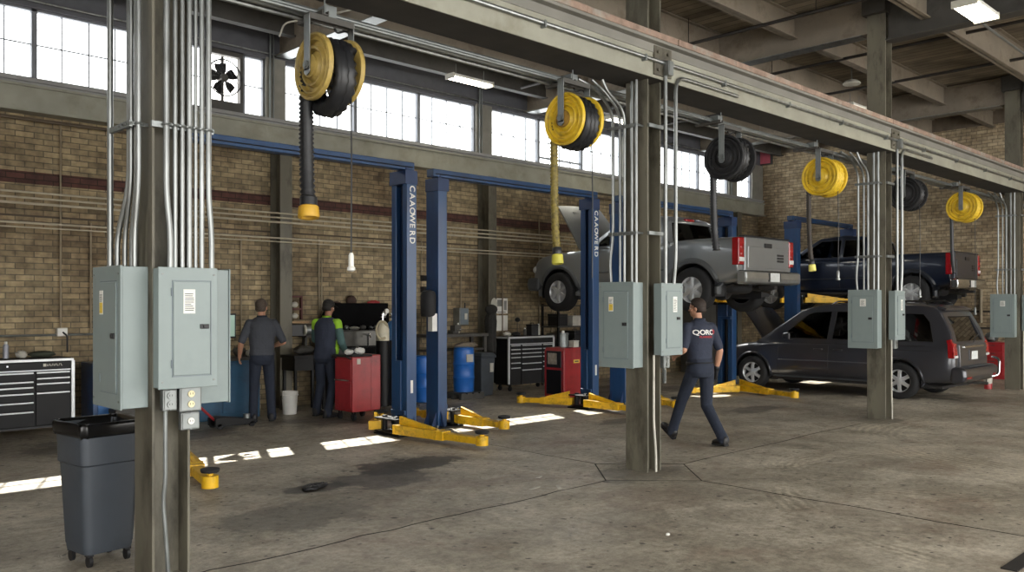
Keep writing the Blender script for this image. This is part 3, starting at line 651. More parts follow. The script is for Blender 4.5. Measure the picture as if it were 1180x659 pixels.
# ================================================================== exhaust hose reels
AX = Matrix.Rotation(PI / 2, 4, 'Y')     # local z -> x
hose_black = mat('black_hose', '1d1e21', .42, 0, .25, 25)
hose_yellow = mat('grimy_yellow_hose', '77692c', .6, 0, .4, 30, dirt='2a2614', dirt_amt=.9, dscale=18)
def ribbed(b, pts, r, rib=.018, amp=.12, seg=10):
    """tube along pts with regular ribs"""
    P = [Vector(p) for p in pts]; out = [P[0]]; acc = 0
    for p, q in zip(P, P[1:]):
        n = max(1, int((q - p).length / rib))
        for i in range(1, n + 1): out.append(p.lerp(q, i / n))
    b.tube(out, [r * (1 + amp * (1 if i % 2 else -1)) for i in range(len(out))], seg)
def reel(label, loc, disc, hose, R, coilR, rh, turns, hang, hang_m, nozzle, cord, handle=None, sag=0., hub_m=None, inner=None):
    t = thing('hose_reel', label, 'hose reel', loc, 0, 'exhaust hose reels along the overhead beam')
    hl = .14
    # yoke: two arms and a top channel, hung from two rods
    b = B()
    for s in (-1, 1):
        b.box(s * (hl + .05) - .005, s * (hl + .05) + .005, -.038, .038, -.04, .36)
        b.cyl((s * (hl + .045), 0, -.04), (s * (hl + .055), 0, -.04), .038, 16)
    obj('yoke_arm', B().box(-hl - .056, -hl - .046, -.038, .038, -.06, .36).cyl((-hl - .056, 0, -.055), (-hl - .046, 0, -.055), .04, 16), galv, t, bevel=.002)
    obj('yoke_arm', B().box(hl + .046, hl + .056, -.038, .038, -.06, .36).cyl((hl + .046, 0, -.055), (hl + .056, 0, -.055), .04, 16), galv, t, bevel=.002)
    obj('top_channel', B().box(-hl - .056, hl + .056, -.04, .04, .355, .365).box(-hl - .05, hl + .05, -.04, -.034, .32, .355).box(-hl - .05, hl + .05, .034, .04, .32, .355), dark_steel, t)
    for sx in (-.08, .08): obj('hanging_rod', B().cyl((sx, 0, .36), (sx, .12, 3.896 - loc[2]), .008, 6), galv_dull, t)
    obj('supply_hose', B().tube(bend([(.10, .1, .385), (.12, .1, .30), (.20, .05, .34), (.21, 0, .1), (hl + .06, 0, -.02)], .1), .009, 6), black, t, True)
    obj('axle', B().cyl((-hl - .075, 0, -.02), (hl + .075, 0, -.02), .018, 12).cyl((-hl - .07, 0, -.02), (-hl - .055, 0, -.02), .034, 6), galv_dull, t)
    for s in (-1, 1):
        prof = [(.03, .03), (.07, .032), (.085, .012), (R * .46, -.016), (R * .52, .012), (R * .58, .014), (R * .63, -.014), (R * .72, -.016), (R * .77, .014), (R * .81, .012), (R * .86, -.006), (R * .92, .018), (R * .98, .016), (R, .004), (R * .985, -.022), (R * .8, -.026), (.03, -.024)]
        d = obj('side_disc', B().lathe(prof, 48, Matrix.Translation((s * hl, 0, -.02)) @ (AX if s > 0 else Matrix.Rotation(-PI / 2, 4, 'Y'))), disc, t, True)
        if s < 0:
            obj('hub_cap', B().lathe([(.085, .012), (.085, .03), (.06, .04), (.02, .045)], 24, Matrix.Translation((s * hl, 0, -.02)) @ Matrix.Rotation(-PI / 2, 4, 'Y')), hub_m or disc, d, True)
    obj('drum', B().lathe([(coilR * .62, -hl + .02), (coilR * .62, hl - .02)], 32, Matrix.Translation((0, 0, -.02)) @ AX), inner or dark_steel, t, True)
    b = B(); pts = []; N = int(turns * 48)
    for i in range(N + 1):
        a = 2 * PI * i / 48; u = i / N
        rr = coilR + sag * (.5 - .5 * math.sin(a)) * .55
        pts.append(((-hl + rh + .012 + 2 * (hl - rh - .012) * u), rr * math.cos(a), -.02 + rr * math.sin(a) - sag * .35))
    ribbed(b, pts, rh * .94, .018, .15)
    obj('coiled_hose', b, hose, t, True, ang=3)
    if hang:
        y0 = coilR * .82; L = hang; b = B()
        pts = [(-.085, y0 - .03, .05), (-.09, y0 + .01, -.05), (-.095, y0 + .012, -.2), (-.095, y0 + .005, -.2 - (L - .2) * .5), (-.10, y0 - .012, -L * .85), (-.105, y0 - .04, -L)]
        ribbed(b, bend(pts, .1), rh * .86, .016, .14)
        h = obj('hanging_hose', b, hang_m or hose, t, True, ang=3)
        if nozzle:
            M = Matrix.Translation((-.105, y0 - .04, -L)) @ Euler((-.12, .06, 0)).to_matrix().to_4x4()
            obj('cuff', B().lathe([(rh * .9, .05), (rh * 1.05, .04), (rh * 1.05, -.03), (rh * .9, -.04)], 20, M), hose_black, h, True)
            obj('nozzle', B().lathe([(rh * 1.0, -.02), (rh * 1.22, -.03), (rh * 1.32, -.10), (rh * 1.25, -.115), (rh * 1.0, -.11), (rh * .9, -.03)], 20, M), nozzle, h, True)
    if cord:
        c = obj('pull_cord', B().tube([(.09, -.15, -.05), (.09, -.16, -cord * .5), (.09, -.155, -cord)], .006, 6), black, t)
        if handle:
            obj('cord_handle', B().lathe([(.012, 0), (.02, -.02), (.02, -.10), (.03, -.11), (.03, -.13), (.012, -.14)], 12, Matrix.Translation((.09, -.155, -cord + .02))), handle, c, True)
    return t
reel('nearest hose reel, black ribbed hose and aged yellow discs', (3.52, 5.6, 3.50), reel_tan, hose_black, .25, .20, .062, 2.4, 1.02, hose_black, mat('worn_yellow_cuff', 'c99d2e', .5, 0, .2), 1.42, white, sag=.10)
reel('second hose reel from the left, grimy yellow hose', (6.28, 5.6, 3.53), reel_yellow, hose_black, .255, .205, .045, 2.9, 1.30, hose_yellow, mat('dull_yellow_green', 'b3ad3c', .5), 1.55, None, sag=.04, hub_m=mat('rusty_hub', '8a6a26', .7, .2, .35, 20), inner=reel_yellow)
reel('third hose reel from the left, all black beside middle column', (9.10, 5.6, 3.50), rubber, hose_black, .27, .20, .05, 2.4, 1.12, hose_black, None, 0, None)
reel('fourth hose reel from the left, bright yellow with dark hose', (11.55, 5.6, 3.53), reel_yellow, mat('bright_yellow_hose', 'd0ae28', .5, 0, .2, 25), .27, .215, .04, 2.9, 1.22, mat('brown_black_hose', '2a221a', .6), mat('pale_yellow_cap', 'd6cd6a', .5), 1.35, galv)
reel('fifth hose reel from the left, black, right of third column', (14.5, 5.6, 3.56), rubber, hose_black, .27, .21, .045, 2.4, 0, None, None, 1.6, galv)
reel('farthest hose reel, yellow discs near the last column', (17.15, 5.6, 3.56), reel_yellow, mat('bright_yellow_hose', 'd0ae28'), .28, .22, .04, 2.9, 1.25, hose_black, None, 1.9, galv_dull)

# ================================================================== two post car lifts
def arm(t, p0, p1, z, name='arm', pad=0.):
    p0, p1 = Vector((*p0, z)), Vector((*p1, z)); d = p1 - p0; L = d.length; a = math.atan2(d.y, d.x)
    M = Matrix.Translation(p0) @ Matrix.Rotation(a, 4, 'Z')
    def xf(b):
        bmesh.ops.transform(b.bm, matrix=M, verts=b.bm.verts); return b
    b = B()
    sec = lambda x, w, h0, h1: [(x, -w, h0), (x, w, h0), (x, w, h1), (x, -w, h1)]
    b.loft([sec(-.08, .085, 0, .12), sec(L * .55, .075, 0, .11)])
    b.loft([sec(-.02, .02, .12, .23), sec(L * .30, .02, .11, .16), sec(L * .5, .02, .105, .112)])
    a_ = obj(name, xf(b), yellow, t, bevel=.006)
    b = B(); b.loft([sec(L * .45, .058, .012, .095), sec(L * .93, .055, .012, .09)]); b.loft([sec(L * .44, .082, -.002, .116), sec(L * .48, .082, -.002, .116)])
    obj('arm_extension', xf(b), yellow, a_, bevel=.005)
    b = B(); b.cyl((L * .95, 0, .0), (L * .95, 0, .11), .075, 20).cyl((L * .95, 0, .11), (L * .95, 0, .15 + pad), .03, 12); 
    obj('arm_end', xf(b), yellow, a_, True)
    b = B(); b.lathe([(.03, .13), (.078, .14), (.085, .155), (.085, .172), (.06, .178), (.01, .17)], 20, Matrix.Translation((L * .95, 0, pad))); 
    obj('lift_pad', xf(b), rubber, a_, True)
def car_lift(label, xl, xr, y, Y1, arms, zt=3.5, lift_z=0, letters=None, dx=.16, pad=0.):
    t = thing('car_lift', label, 'car lift', ((xl + xr) / 2, y, 0))
    ox, oy = (xl + xr) / 2, y; dy = Y1 - y
    for s, x in ((1, xl - ox), (-1, xr - ox)):
        xb = x; X = lambda u: xb + s * u
        poly = [(0, 0), (dx, 0), (dx, .10), (dx - .012, .10), (dx - .012, .012), (.012, .012), (.012, dy - .012), (dx - .012, dy - .012), (dx - .012, dy - .10), (dx, dy - .10), (dx, dy), (0, dy)]
        p = obj('post', B().prism([(X(u), v) for u, v in poly], .02, zt, 'z'), lift_blue, t, bevel=.006)
        obj('top_plate', B().box(*sorted((X(-.01), X(dx + .03))), -.01, dy + .01, zt - .18, zt + .0).cyl((X(.09), dy * .3, zt), (X(.09), dy * .3, zt + .06), .03, 10).cyl((X(.09), dy * .7, zt), (X(.09), dy * .7, zt + .05), .04, 10), lift_blue_dk, p, bevel=.004)
        obj('hydraulic_ram', B().cyl((X(.08), dy / 2, .1), (X(.08), dy / 2, zt - .2), .032, 10).cyl((X(.05), dy * .32, .1), (X(.05), dy * .32, zt - .2), .008, 6).cyl((X(.05), dy * .68, .1), (X(.05), dy * .68, zt - .2), .008, 6), black_metal, p, True)
        c0 = max(.26, lift_z - .3)
        obj('carriage', B().box(*sorted((X(.02), X(dx + .025))), .105, dy - .105, c0, c0 + .72).box(*sorted((X(dx - .01), X(dx + .03))), .02, dy - .02, c0 + .0, c0 + .06), lift_blue, t, bevel=.006)
        obj('base_plate', B().box(*sorted((X(-.10), X(dx + .22))), -.1, dy + .1, 0, .022), black_metal, t, bevel=.003)
        for v in (.04, dy - .055): obj('base_gusset', B().prism([(X(-.085), .022), (X(0), .022), (X(0), .22)], v, v + .015, 'y'), lift_blue_dk, t)
        for e0, e1 in ((-.09, 0), (dy + .09, dy)): obj('base_gusset', B().prism([(e0, .022), (e1, .022), (e1, .24)], *sorted((X(.04), X(.055))), 'x'), lift_blue_dk, t)
        for u in (-.06, dx + .16):
            for v in (-.06, dy + .06): obj('anchor_bolt', B().cyl((X(u), v, .02), (X(u), v, .045), .016, 6), galv_dull, t)
        zb = lift_z if lift_z else .04
        b = B(); b.box(*sorted((X(dx + .03), X(dx + .24))), -.06, dy + .06, zb, zb + .02).box(*sorted((X(dx + .03), X(dx + .24))), -.06, dy + .06, zb + .17, zb + .19)
        for v in (.04, dy - .04): b.cyl((X(dx + .14), v, zb - .01), (X(dx + .14), v, zb + .215), .035, 12)
        b.box(*sorted((X(dx + .02), X(dx + .05))), .06, dy - .06, zb + .02, zb + .17)
        obj('arm_bracket', b, black_metal, t, bevel=.003)
        for u in (.08, .2): obj('bracket_bolt', B().cyl((X(dx + u), -.0, zb + .19), (X(dx + u), .0 + .001, zb + .215), .014, 6), galv, t)
    b = B(); b.box(xl - ox - .04, xr - ox + .04, dy * .5 - .075, dy * .5 + .075, zt + .02, zt + .13)
    obj('overhead_bar', b, lift_blue, t, bevel=.008)
    obj('cable', B().cyl((xl - ox, dy * .5 - .09, zt + .06), (xr - ox, dy * .5 - .09, zt + .06), .007, 6), black, t)
    for (p0, p1, z) in arms: arm(t, (p0[0] - ox, p0[1] - oy), (p1[0] - ox, p1[1] - oy), z, pad=pad)
    if letters:
        for i, ch in enumerate(letters):
            me = text_mesh(ch, .12, .002)
            for v in me.vertices:
                x, yy, z = v.co; v.co = (xr - ox - dx * .5 + .005 + yy, -.0025 - z, zt - .24 - i * .098 - x)
            # each letter stands on its side, reading down the post
            o = obj('letter', me, white, t)
        obj('serial_label', B().box(xr - ox - .1, xr - ox - .06, -.003, 0, .55, .72), white, t)
    return t
car_lift('empty blue two post car lift with lettered post, nearest the red cart', 3.52, 7.06, 9.1, 9.44,
         [((6.72, 8.98), (6.86, 7.5), .05), ((6.74, 9.58), (7.22, 10.1), .05), ((3.83, 8.98), (3.46, 7.46), .05), ((3.83, 9.56), (3.95, 10.2), .05)], letters='CAAOWERD')
l2 = car_lift('empty blue car lift between the lettered post and red machine', 7.62, 11.09, 9.33, 9.60,
         [((7.97, 9.22), (8.0, 8.35), .05), ((7.97, 9.71), (8.0, 10.4), .05), ((10.74, 9.22), (10.72, 8.05), .05), ((10.74, 9.70), (10.35, 10.5), .05)], letters='CAAOWERD')
obj('power_unit', B().lathe([(.02, 0), (.10, .01), (.11, .05), (.11, .30), (.09, .36), (.02, .38)], 20, Matrix.Translation((7.54 - (7.62 + 11.09) / 2, .12, 1.55))), rubber, l2, True)
obj('switch_box', B().box(7.53 - 9.355, 7.62 - 9.355, .02, .12, 1.35, 1.6), white, l2, bevel=.006)
for i, z in enumerate((1.9, 2.06)): obj('hose_clip', B().box(7.57 - 9.355, 7.62 - 9.355, .26, .34, z, z + .08), black, l2)
car_lift('blue car lift raising the grey pickup', 11.75, 15.35, 9.3, 9.64,
         [((12.1, 9.2), (13.03, 8.95), 1.78), ((12.1, 9.74), (13.03, 10.7), 1.78), ((15.0, 9.2), (13.81, 8.95), 1.78), ((15.0, 9.74), (13.81, 10.7), 1.78)], lift_z=1.74, pad=.087)
# second set of yellow arms resting on the floor by the rear posts
t = thing('spare_lift_arm', 'yellow lift arm lying on the floor in front of the minivan wheel', 'lift arm', (0, 0, 0)); arm(t, (15.1, 9.05), (14.62, 7.6), .03)
t = thing('spare_lift_arm', 'yellow lift arm on the floor left of the post behind the walking mechanic', 'lift arm', (0, 0, 0)); arm(t, (14.85, 9.05), (14.0, 9.5), .03)
t = thing('spare_lift_arm', 'yellow lift arm on the floor right behind the middle column', 'lift arm', (0, 0, 0)); arm(t, (12.2, 9.05), (11.8, 8.25), .03)
car_lift('blue car lift raising the dark blue pickup by the end wall', 19.22, 22.42, 10.0, 10.34,
         [((19.57, 9.9), (20.45, 8.7), 1.79), ((19.57, 10.44), (20.45, 11.2), 1.79), ((22.07, 9.9), (21.23, 8.7), 1.79), ((22.07, 10.44), (21.23, 11.2), 1.79)], zt=3.75, lift_z=1.75, pad=.092)

# ================================================================== workshop furniture
def caster(b, x, y, r=.05, w=.03):
    b.cyl((x - w / 2, y, r), (x + w / 2, y, r), r, 16); b.box(x - w / 2 - .006, x - w / 2, y - .02, y + .02, r, r * 2 + .03).box(x + w / 2, x + w / 2 + .006, y - .02, y + .02, r, r * 2 + .03); b.box(x - w / 2 - .006, x + w / 2 + .006, y - .025, y + .025, r * 2 + .02, r * 2 + .03)
def tool_chest(label, loc, w, d, h, cols, brand=None):
    """cols: list of (x0, x1, [drawer heights from the top])"""
    t = thing('tool_chest', label, 'tool chest', loc)
    zb = .15
    obj('cabinet', B().box(0, w, .02, d, zb, h - .03), black_metal, t, bevel=.006)
    obj('top_edge', B().box(-.01, w + .01, 0, d + .01, h - .035, h), alu, t, bevel=.004)
    obj('top_mat', B().box(.02, w - .02, .03, d - .02, h, h + .006), rubber, t)
    for x in (0, w): obj('corner_trim', B().box(x - .022, x + .022, -.004, .03, zb, h - .03), alu, t, bevel=.004)
    dr = obj('drawer', B().box(.03, w - .03, 0, .03, h - .15, h - .045), black_metal, t, bevel=.004)
    obj('drawer_pull', B().box(.03, w - .03, -.014, .0, h - .155, h - .138), alu, dr, bevel=.003)
    obj('lock', B().cyl((w * .5, -.008, h - .08), (w * .5, 0, h - .08), .012, 12), chrome, dr)
    if brand:
        b = B(); R = random.Random(4); x = w - .36
        b.box(x, x + .035, -.0015, 0, h - .098, h - .062); x += .043
        for k in range(9):      # worn pale maker's lettering, too small to read
            q = R.uniform(.018, .026); b.box(x, x + .006, -.0015, 0, h - .094, h - .066).box(x + .006, x + q - .005, -.0015, 0, h - .094 + .022 * (k % 2), h - .088 + .022 * (k % 2)); x += q
        obj('lettering', b, dirty_white, dr)
    for x0, x1, hs in cols:
        z = h - .165
        for q in hs:
            dr = obj('drawer', B().box(x0 * w + .005, x1 * w - .005, 0, .03, z - q + .006, z), black_metal, t, bevel=.004)
            obj('drawer_pull', B().box(x0 * w + .012, x1 * w - .012, -.016, .0, z - .022, z - .002), alu, dr, bevel=.003)
            z -= q
    obj('plinth', B().box(.03, w - .03, .05, d - .02, zb - .03, zb), black, t)
    for x in (.1, w - .1):
        for y in (.08, d - .08):
            b = B(); caster(b, x, y, .05); obj('caster', b, rubber, t, True)
    return t
tool_chest('long black tool chest with bright drawer pulls, far left wall', (2.20, 12.2, 0), 1.55, .5, 1.02, [(.03, .70, [.115, .07, .08, .115, .12, .2]), (.71, .98, [.075, .07, .12, .43])][::-1], True)
tool_chest('black tool chest with bright drawer pulls behind the red machine', (11.86, 12.30, 0), 1.30, .45, 1.09, [(.03, .25, [.08, .08, .08, .11, .1, .35]), (.27, .72, [.08, .08, .08, .13, .13, .3]), (.74, .97, [.08, .08, .08, .11, .1, .35])])
def can(name, label, cat, loc, r, h, m, cap=None, group=None):
    t = thing(name, label, cat, loc, 0, group)
    obj('body', B().lathe([(r * .6, 0), (r, .005), (r, h * .72), (r * .8, h * .82), (r * .42, h * .86), (r * .42, h * .9)], 20), m, t, True)
    obj('cap', B().lathe([(r * .5, h * .86), (r * .5, h * .98), (r * .4, h)], 16), cap or black, t, True); return t
def blob(name, label, cat, loc, size, m, rz=0., seed=0):
    b = B(); b.ball((0, 0, size[2]), size, 20, 12); R = random.Random(seed)
    for v in b.bm.verts:
        v.co += Vector((R.uniform(-1, 1) * size[0] * .16, R.uniform(-1, 1) * size[1] * .16, R.uniform(-1, 1) * size[2] * .2))
        v.co.z = max(v.co.z, 0)
    return solo(name, b, m, label, cat, None, loc, rz, smooth=True, ang=3)
def crate(name, label, cat, loc, w, d, h, m, lid=None, rz=0.):
    t = thing(name, label, cat, loc, rz)
    obj('body', B().box(-w / 2, w / 2, -d / 2, d / 2, 0, h * .82), m, t, bevel=.006)
    obj('lid', B().box(-w / 2 - .006, w / 2 + .006, -d / 2 - .006, d / 2 + .006, h * .82, h), lid or m, t, bevel=.008)
    obj('handle', B().tube(bend([(-w * .2, 0, h), (-w * .2, 0, h + .03), (w * .2, 0, h + .03), (w * .2, 0, h)], .02), .007, 6), black, t, True); return t
zc = 1.027
can('spray_can', 'tall grey spray can on the left tool chest', 'can', (3.02, 12.45, zc), .036, .22, mat('grey_can', '8d8f98', .4, .3), white)
crate('small_box', 'small white box at the left end of the tool chest', 'box', (2.76, 12.45, zc), .12, .1, .1, white)
blob('shop_rag', 'crumpled pale rag on the left tool chest', 'rag', (3.2, 12.45, zc), (.07, .05, .05), dirty_white, 0, 1)
blob('work_glove', 'dark green glove heap on the left tool chest', 'gloves', (3.46, 12.5, zc), (.16, .08, .04), mat('dark_green_cloth', '34382c', .8), 0, 2)
zc = 1.098
blob('shop_rag', 'pale rag at the left end of the middle tool chest', 'rag', (11.98, 12.48, zc), (.09, .07, .045), dirty_white, 0, 3)
blob('work_glove', 'black gloves lying on the middle tool chest', 'gloves', (12.25, 12.5, zc), (.11, .07, .04), black, 0, 4)
crate('battery', 'black battery standing on the middle tool chest', 'battery', (12.72, 12.5, zc), .2, .16, .23, black)
can('spray_can', 'pale spray can beside the battery on the middle tool chest', 'can', (12.9, 12.5, zc), .036, .24, dirty_white, white)
can('spray_can', 'small dark can left of the battery on the middle tool chest', 'can', (12.5, 12.5, zc), .03, .16, dark_steel, white)
t = thing('work_lamp', 'black gooseneck work lamp on the middle tool chest', 'lamp', (12.38, 12.6, zc))
obj('base', B().lathe([(.06, 0), (.06, .02), (.015, .03)], 16), black, t, True); obj('neck', B().tube(bend([(0, 0, .02), (0, 0, .28), (-.05, -.05, .36)], .08), .008, 6), black, t, True); obj('lamp_head', B().ball((-.06, -.07, .33), (.06, .06, .05), 12, 8), black_metal, t, True)

# red service cart
t = thing('service_cart', 'red two piece service cart beside the green sleeved mechanic', 'cart', (7.15, 10.75, 0))
obj('cabinet', B().box(0, .34, 0, .48, .13, .95), red, t, bevel=.012)
obj('side_locker', B().box(.345, .52, .02, .46, .13, .97), red, t, bevel=.012)
obj('drawer', B().box(-.012, .0, .03, .45, .62, .9), red, t, bevel=.006)
d_ = obj('door', B().box(-.012, 0, .03, .45, .17, .58), red, t, bevel=.006)
obj('handle', B().tube(bend([(-.012, .06, .60), (-.045, .06, .60), (-.045, .42, .60), (-.012, .42, .60)], .02), .009, 8), chrome, d_, True)
obj('work_top', B().box(-.015, .345, -.01, .49, .95, .975), rubber, t, bevel=.005)
obj('push_handle', B().tube(bend([(-.0, .04, .92), (-.09, .04, .96), (-.09, .44, .96), (0, .44, .92)], .03), .012, 8), black, t, True)
obj('label_sticker', B().box(.08, .14, -.002, 0, .84, .92), dirty_white, t)
for x in (.06, .46):
    for y in (.06, .42):
        b = B(); caster(b, x, y, .052, .035); obj('caster', b, rubber, t, True)
blob('shop_rag', 'white rag on the red service cart, nearer its left edge', 'rag', (7.22, 10.95, .977), (.075, .06, .04), white, 0, 5)
blob('shop_rag', 'white rag on the red service cart, right of the other rag', 'rag', (7.4, 10.93, .977), (.085, .06, .05), white, 0, 6)
# red diagnostic machine
t = thing('service_machine', 'tall red service machine with small screen behind the lift post', 'machine', (11.3, 10.32, 0))
obj('cabinet', B().prism([(0, .06), (.5, .06), (.5, .96), (.04, .96), (0, .90)], 0, .48, 'y'), red, t, bevel=.015)
obj('screen_bezel', B().box(-.012, .012, .06, .42, .60, .9), black, t, bevel=.01)
obj('screen', B().box(-.016, -.01, .16, .38, .66, .86), mat('pale_screen', '9c9486', .3, 0, .3, 20), t, bevel=.004)
obj('door', B().box(-.010, .006, .06, .42, .12, .56), black_metal, t, bevel=.006)
obj('yellow_label', B().box(.26, .42, -.003, 0, .68, .74), sticker_y, t)
obj('label_print', B().box(.29, .39, -.004, -.002, .70, .72), ink, t)
for x in (.06, .44):
    for y in (.06, .42):
        b = B(); b.cyl((x - .015, y, .035), (x + .015, y, .035), .035, 12); obj('caster', b, rubber, t, True)
can('spray_bottle', 'clear spray bottle on top of the red machine', 'bottle', (11.48, 10.5, .962), .05, .3, mat('clear_plastic', 'aab0b0', .15), white)
crate('paper_box', 'small pale box on the red machine beside the bottle', 'box', (11.68, 10.42, .962), .14, .12, .12, dirty_white)
# workbench of the left bay with blue base cabinet
teal = mat('teal_blue_paint', '1f4a66', .5, 0, .15, 5, dirt='182a38', dirt_amt=.5)
t = thing('work_bench', 'teal blue workbench cabinet behind the grey shirted mechanic', 'workbench', (5.2, 12.2, 0))
obj('base_cabinet', B().box(0, 1.25, .03, .55, .0, .88), teal, t, bevel=.01)
obj('bench_top', B().box(-.03, 1.28, 0, .57, .88, .93), dark_steel, t, bevel=.006)
for k in range(2):
    d_ = obj('door', B().box(.03 + .61 * k, .6 + .61 * k, .015, .03, .1, .84), teal, t, bevel=.005); obj('handle', B().box(.5 + .12 * k, .54 + .12 * k, .0, .016, .5, .6), chrome, d_)
obj('sticker', B().box(1.08, 1.2, .012, .0155, .74, .82), sticker_w, t)
t = thing('monitor', 'computer monitor with pale green screen on the teal workbench', 'monitor', (5.98, 12.62, .93))
obj('bezel', B().box(-.26, .26, -.02, .02, .28, .66), black, t, bevel=.008); obj('screen', B().box(-.235, .235, -.024, -.019, .305, .635), emit('dim_green_screen', '8fa89a', .22), t); obj('stand', B().box(-.03, .03, 0, .03, 0, .3).box(-.1, .1, -.06, .08, 0, .015), black, t)
for i, (x, y, sx, sy, sz, m, nm, lb) in enumerate(((5.55, 12.4, .14, .1, .10, black, 'parts_tray', 'dark parts heap left of the monitor on the teal workbench'), (6.2, 12.4, .1, .08, .07, dark_steel, 'engine_part', 'dark metal part under the monitor on the teal workbench'), (6.32, 12.3, .07, .05, .05, dirty_white, 'shop_rag', 'pale rag at the right end of the teal workbench'), (5.8, 12.32, .09, .07, .08, galv_dull, 'engine_part', 'grey metal part in the middle of the teal workbench'))):
    blob(nm, lb, 'rag' if 'rag' in nm else 'engine part', (x, y, .932), (sx, sy, sz), m, 0, 10 + i)
t = thing('storage_cabinet', 'low blue cabinet right of the long black tool chest', 'cabinet', (4.02, 12.25, 0))
obj('body', B().box(0, .55, .02, .5, .04, .93), lift_blue, t, bevel=.01); obj('door', B().box(.06, .53, .005, .02, .08, .88), mat('cabinet_blue', '2c5f96', .45), t, bevel=.006); obj('handle', B().box(.10, .115, -.012, .006, .45, .6), chrome, t)
crate('parts_bin', 'grey plastic parts bin on the floor in front of the blue cabinet', 'bin', (4.35, 12.0, 0), .34, .26, .32, dark_steel)
t = thing('floor_jack', 'low red and black floor jack behind the nearest column', 'jack', (5.3, 11.3, 0))
obj('frame', B().prism([(0, .04), (.6, .04), (.6, .10), (.1, .17), (0, .15)], 0, .04, 'y').prism([(0, .04), (.6, .04), (.6, .10), (.1, .17), (0, .15)], .22, .26, 'y').box(.1, .2, .04, .22, .05, .14), black_metal, t, bevel=.004)
obj('handle', B().cyl((.04, .13, .12), (-.5, .13, .65), .018, 8), red, t, True); obj('saddle', B().cyl((.52, .13, .08), (.52, .13, .17), .05, 14), galv_dull, t)
for x in (.06, .54):
    for y in (.02, .24): obj('wheel', B().cyl((x, y - .02, .04), (x, y + .02, .04), .04, 14), rubber, t, True)
# black bench, white wall box and bucket
t = thing('side_bench', 'small black bench below the wall rack', 'bench', (7.08, 12.3, 0))
obj('bench_top', B().box(0, .62, 0, .45, .86, .91), black_metal, t, bevel=.006); obj('apron', B().box(.02, .6, .02, .43, .66, .86), black_metal, t)
for x in (.03, .55):
    for y in (.03, .38): obj('leg', B().box(x, x + .04, y, y + .04, 0, .66), black_metal, t)
obj('white_box', B().box(.40, .53, -.07, .0, .58, .84), white, t, bevel=.008)
blob('engine_part', 'greasy metal parts piled on the small black bench', 'engine part', (7.38, 12.5, .912), (.18, .12, .07), dark_steel, 0, 21)
t = thing('bucket', 'white plastic bucket on the floor by the wall column', 'bucket', (6.94, 12.2, 0))
obj('body', B().lathe([(.105, 0), (.125, .30), (.13, .31), (.13, .36), (.122, .36), (.115, .31), (.1, .01)], 28), white, t, True); obj('rim', B().torus((0, 0, .30), .13, .008, 'z', 28, 6), white, t, True); obj('bail_handle', B().torus((0, 0, .30), .135, .003, 'y', 16, 5, PI, 2 * PI), galv, t, True)
rk = mat('dark_red_wood', '4f2320', .6)
t = thing('wall_rack', 'dark red wall rack with pale parts right of the first wall column', 'rack', (7.44, 12.95, 1.2))
obj('frame', B().box(-.14, -.11, -.06, .0, .28, .68).box(.11, .14, -.06, 0, .28, .68).box(-.14, .14, -.06, 0, .65, .68).box(-.14, .14, -.06, 0, .44, .47), rk, t, bevel=.004)
obj('shelf', B().box(-.16, .20, -.16, 0, .22, .25), mat('tan_board', 'a68664', .7), t); obj('bin', B().box(-.14, .18, -.15, -.0, .0, .2), black, t, bevel=.01)
for z in (.34, .53): obj('pale_part', B().ball((0, -.04, z), (.06, .04, .05), 10, 8), dirty_white, t, True)
t = thing('bench_grinder', 'grey bench grinder on a bracket right of the wall rack', 'grinder', (7.68, 12.85, 1.2))
obj('motor', B().lathe([(.02, -.085), (.075, -.08), (.085, 0), (.075, .08), (.02, .085)], 20, Matrix.Translation((0, 0, .1)) @ AX), galv_dull, t, True); obj('bracket', B().box(-.1, .1, -.08, .2, -.02, .01).box(-.02, .02, .1, .2, -.3, .0), dark_steel, t)
for s in (-1, 1): obj('grinding_wheel', B().lathe([(.02, -.02), (.1, -.02), (.1, .02), (.02, .02)], 24, Matrix.Translation((s * .115, 0, .1)) @ AX), dirty_white, t, True)
obj('cord', B().tube(bend([(-.05, .1, 0), (-.12, .05, -.2), (-.16, .1, -.28)], .1), .008, 6), black, t, True); obj('cord', B().tube(bend([(.06, .1, -.02), (.06, .05, -.18), (-.05, .05, -.27)], .1), .006, 6), black, t, True)
# parts washer with raised black lid
t = thing('parts_washer', 'black parts washer with its large lid raised behind the mechanic', 'parts washer', (7.83, 12.3, 0))
W_ = 1.55
obj('cabinet', B().box(.05, W_ - .05, .05, .5, .12, .82), black_metal, t, bevel=.01)
obj('basin', B().box(0, W_, 0, .04, .8, 1.0).box(0, W_, .5, .54, .8, 1.0).box(0, .04, .04, .5, .8, 1.0).box(W_ - .04, W_, .04, .5, .8, 1.0).box(.04, W_ - .04, .04, .5, .8, .84), black_metal, t, bevel=.006)
obj('splash_back', B().box(.02, W_ - .02, .5, .53, 1.0, 1.27), mat('bare_steel', '7d7b76', .4, .6, .2, 6), t)
obj('lid', B().prism([(.0, 1.27), (W_, 1.27), (W_ - .0, 1.30), (W_ - .04, 1.76), (.26, 1.76), (0.0, 1.30)], .58, .62, 'y').prism([(.0, 1.27), (.26, 1.74), (.26, 1.77), (-.02, 1.29)], .36, .62, 'y'), mat('sooty_black', '0b0b0c', .9, 0, .2, spec=.1), t, bevel=.01)
obj('ledge', B().box(.04, W_ - .04, .42, .54, 1.265, 1.285), dark_steel, t)
for k in range(4): obj('foot', B().cyl((.12 + (W_ - .24) * (k % 2), .12 + .3 * (k // 2), 0), (.12 + (W_ - .24) * (k % 2), .12 + .3 * (k // 2), .12), .03, 10), black, t)
